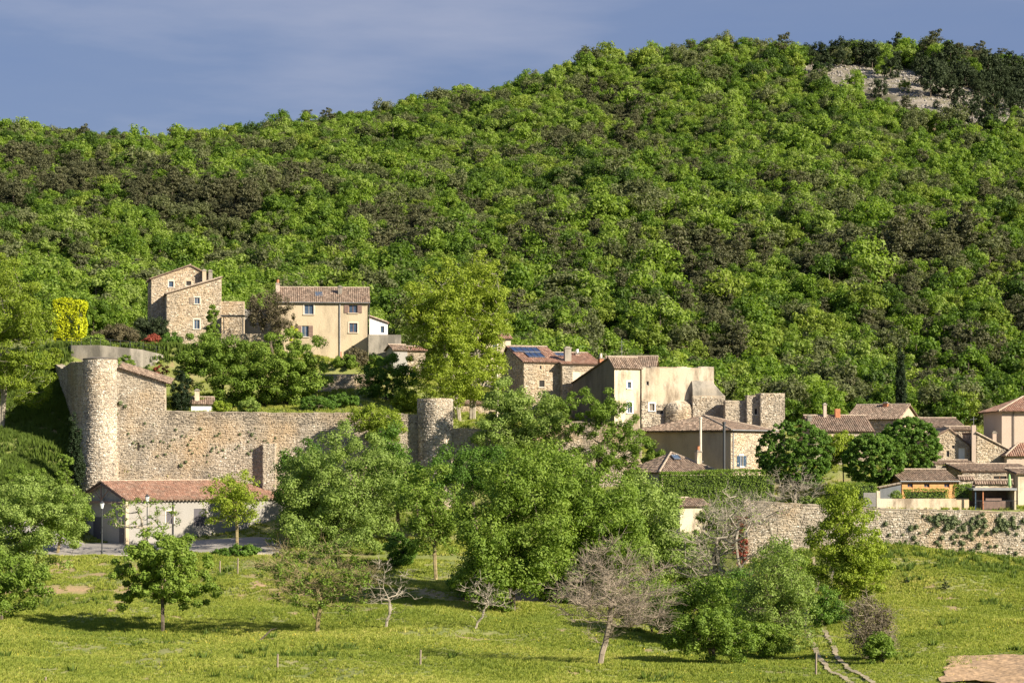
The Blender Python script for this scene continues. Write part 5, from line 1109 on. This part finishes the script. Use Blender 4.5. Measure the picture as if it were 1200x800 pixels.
def scatter(name, P, scl, rt, meshes, label, seed=0):
    """one 'stuff' object: instances on points"""
    me = bpy.data.meshes.new(name); me.vertices.add(len(P)); me.vertices.foreach_set('co', np.asarray(P, float).ravel())
    for n_, v in (('sc', scl), ('rt', rt)):
        a = me.attributes.new(n_, 'FLOAT', 'POINT'); a.data.foreach_set('value', np.asarray(v, np.float32))
    me.update(); o = bpy.data.objects.new(name, me); COL.objects.link(o)
    lib = bpy.data.collections.new(name+' kinds')
    for q in meshes: lib.objects.link(bpy.data.objects.new(name+' kind', q))
    ng = bpy.data.node_groups.new(name, 'GeometryNodeTree'); ng.interface.new_socket('Geometry', in_out='INPUT', socket_type='NodeSocketGeometry'); ng.interface.new_socket('Geometry', in_out='OUTPUT', socket_type='NodeSocketGeometry')
    gi = ng.nodes.new('NodeGroupInput'); go = ng.nodes.new('NodeGroupOutput'); ip = ng.nodes.new('GeometryNodeInstanceOnPoints'); ci = ng.nodes.new('GeometryNodeCollectionInfo')
    ci.inputs['Collection'].default_value = lib; ci.inputs['Separate Children'].default_value = True; ci.inputs['Reset Children'].default_value = True
    ip.inputs['Pick Instance'].default_value = True
    def na(n_):
        a = ng.nodes.new('GeometryNodeInputNamedAttribute'); a.data_type = 'FLOAT'; a.inputs[0].default_value = n_; return [q for q in a.outputs if q.enabled][0]
    cx = ng.nodes.new('ShaderNodeCombineXYZ'); ng.links.new(na('rt'), cx.inputs[2])
    ri_ = ng.nodes.new('FunctionNodeRandomValue'); ri_.data_type = 'INT'
    [q for q in ri_.inputs if q.enabled and q.name == 'Min'][0].default_value = 0; [q for q in ri_.inputs if q.enabled and q.name == 'Max'][0].default_value = len(meshes)-1
    [q for q in ri_.inputs if q.name == 'Seed'][0].default_value = seed
    L = ng.links.new
    L(gi.outputs[0], ip.inputs['Points']); L(ci.outputs[0], ip.inputs['Instance']); L(cx.outputs[0], ip.inputs['Rotation']); L(na('sc'), ip.inputs['Scale'])
    L([q for q in ri_.outputs if q.enabled][0], ip.inputs['Instance Index']); L(ip.outputs[0], go.inputs[0])
    md = o.modifiers.new('scatter', 'NODES'); md.node_group = ng
    return tag(o, label, None, None, 'stuff')
def sc_pts(m): return np.stack([X_[m], Y_[m], Zh[m]-.3], 1)
m = keep & ~used & ~isp & ~ish; scatter('broadleaf_forest', sc_pts(m), sc[m], rot[m], leafy, 'dense fresh green oak forest covering the hill')
m = keep & ~used & isp & ~ish; scatter('pine_woods', sc_pts(m), sc[m], rot[m], pines, 'dark pine patches in the forest on the hill')
m = keep & ~used & ish
if m.any(): scatter('evergreen_woods', sc_pts(m), sc[m], rot[m], holms, 'dark evergreen woods near the summit')
# scree of pale rocks
b_ = MB(); n = 3500; cnd = np.where(rocky(PXg, PYg).ravel()*((Yg > 520) & (Yg < 745)).ravel() > .3)[0]; q = rh_.choice(cnd, n); V0 = np.array([(1,0,0),(-1,0,0),(0,1,0),(0,-1,0),(0,0,1),(0,0,-1)], float)
F0 = np.array([(0,2,4),(2,1,4),(1,3,4),(3,0,4),(2,0,5),(1,2,5),(3,1,5),(0,3,5)])
cx = Xg.ravel()[q]+rh_.uniform(-2.5, 2.5, n); cy = Yg.ravel()[q]+rh_.uniform(-2.5, 2.5, n); cz = H(cx, cy)
V = V0[None]*(rh_.uniform(.15, .7, (n, 1, 1))*rh_.uniform(.6, 1.3, (n, 6, 1)))*[1, 1, .7]+np.stack([cx, cy, cz], 1)[:, None]
b_.add(V.reshape(-1, 3), (F0[None]+np.arange(n)[:, None, None]*6).reshape(-1, 3), rh_.random(n*8)); b_.build('scree', M['rock'], kind='stuff', label='pale limestone rocks strewn over the bare slope near the summit')

# grass -------------------------------------------------------------------
def tuft(k, h_, n=26, spread=.28, mat='grass', wid=.045):
    rng = np.random.default_rng(900+k); b = MB(); a = rng.uniform(0, 6.28, n); r_ = rng.uniform(0, spread, n); P = np.stack([r_*np.cos(a), r_*np.sin(a), -.03+0*a], 1)
    d = np.stack([np.cos(a)*rng.uniform(.05, .6, n), np.sin(a)*rng.uniform(.05, .6, n), np.ones(n)], 1); l = (h_*rng.uniform(.5, 1.2, n))[:, None]
    s_ = np.stack([-np.sin(a+1), np.cos(a+1), 0*a], 1)*wid; tip = P+d*l; mid = P+d*l*.55+s_
    b.add(np.stack([P-s_, P+s_, mid, tip], 1).reshape(-1, 3), np.arange(4*n).reshape(n, 4), rng.random(n)); return b.mesh('grass_tuft', M[mat])
rg_ = np.random.default_rng(8)
def field(n, px0, px1, y0, y1, cond=None):
    y = np.sqrt(rg_.uniform(y0**2, y1**2, n)); px = rg_.uniform(px0, px1, n); x = XW(px, y)
    k = np.ones(n, bool)
    px_ = 600+x/y*FPX; k &= rg_.random(n) > earth(x, y, px_)*.93
    k &= ~((px_ > 1098+rg_.random(n)**2*45) & (y < 167.8-rg_.random(n)**2*2.5)); k &= ~((y > 232.6) & (px_ < 332) & (y < 250)); k &= rg_.random(n) > .75*np.clip((vnoise(x, y, 7, 77)+vnoise(x, y, 1.7, 78)*.5-.95)*6, 0, 1)
    dtr = np.min(np.hypot(x[:, None]-trk[None, ::4, 0], y[:, None]-trk[None, ::4, 1]), 1); k &= ~((np.abs(dtr-.75) < .3) & (rg_.random(n) < .7))
    if cond is not None: k &= cond(x, y, px_)
    x, y = x[k], y[k]; return np.stack([x, y, H(x, y)], 1)
P = field(110000, -120, 1330, 146, 234.3)
scatter('grass', P, rg_.uniform(.6, 1.1, len(P))*(.55+.9*vnoise(P[:, 0], P[:, 1], 5, 22)), rg_.uniform(0, 6.28, len(P)), [tuft(k, .24, 22, .34, 'grass', .035) for k in range(4)], 'tufty spring grass of the meadow')
P = field(9000, -100, 1450, 150, 234, lambda x, y, p: ((p > 935) & (y > 219+np.clip((p-1030)/170, 0, 1)*(-2))) | ((vnoise(x, y, 5, 31) > .8) & (rg_.random(len(x)) < .4)))
scatter('tall_grass', P, rg_.uniform(.7, 1.3, len(P)), rg_.uniform(0, 6.28, len(P)), [tuft(30+k, .55, 30, .3, 'tallgrass') for k in range(3)], 'tall dark green grass under the retaining wall and in patches')
P = field(34000, -100, 345, 236, 292, lambda x, y, p: (p < 96-(y-258)*.4*(y > 258)) | ((p < 330) & (y > 290)))
scatter('slope_grass', P, rg_.uniform(.7, 1.5, len(P)), rg_.uniform(0, 6.28, len(P)), [tuft(40+k, .5, 26, .35, 'tallgrass') for k in range(3)], 'rough grass on the steep slope beside the tall round tower')
P = field(30000, 100, 1300, 236, 330, lambda x, y, p: ~((p < 340) & (y < 250)))
scatter('garden_grass', P, rg_.uniform(.6, 1.2, len(P)), rg_.uniform(0, 6.28, len(P)), [tuft(50+k, .35, 26, .35, 'grass') for k in range(2)], 'grass on the garden terraces')
b_ = MB(); P = field(1500, -50, 1250, 148, 215, lambda x, y, p: vnoise(x, y, 8, 51) > .62); P[:, 2] += .3; b_.leaves(P, rg_.normal(size=P.shape)*.3+[0, -.5, 1], .1, rg_); b_.build('meadow_flowers', M['flower'], kind='stuff', label='tiny yellow flowers in the meadow')
# bramble tufts and seedlings in the right meadow
for px, py, s_, lab in ((1108, 692, 1.0, 'tiny dark conifer sapling in the right meadow'), (806, 0, 0, ''), (1063, 684, .45, 'small dark weed clump in the right meadow, left of the sapling')):
    if not s_: continue
    p = foot(px, py); make_tree('sapling', lab, p, [(0, 0, .8*s_, .3*s_, .3*s_, .8*s_), (0, 0, .4*s_, .5*s_, .5*s_, .35*s_)], 'holm', nleaf=260, size=.14, nclump=20, rc=.16, trunk=.03, trunk_h=.3, cat='sapling')
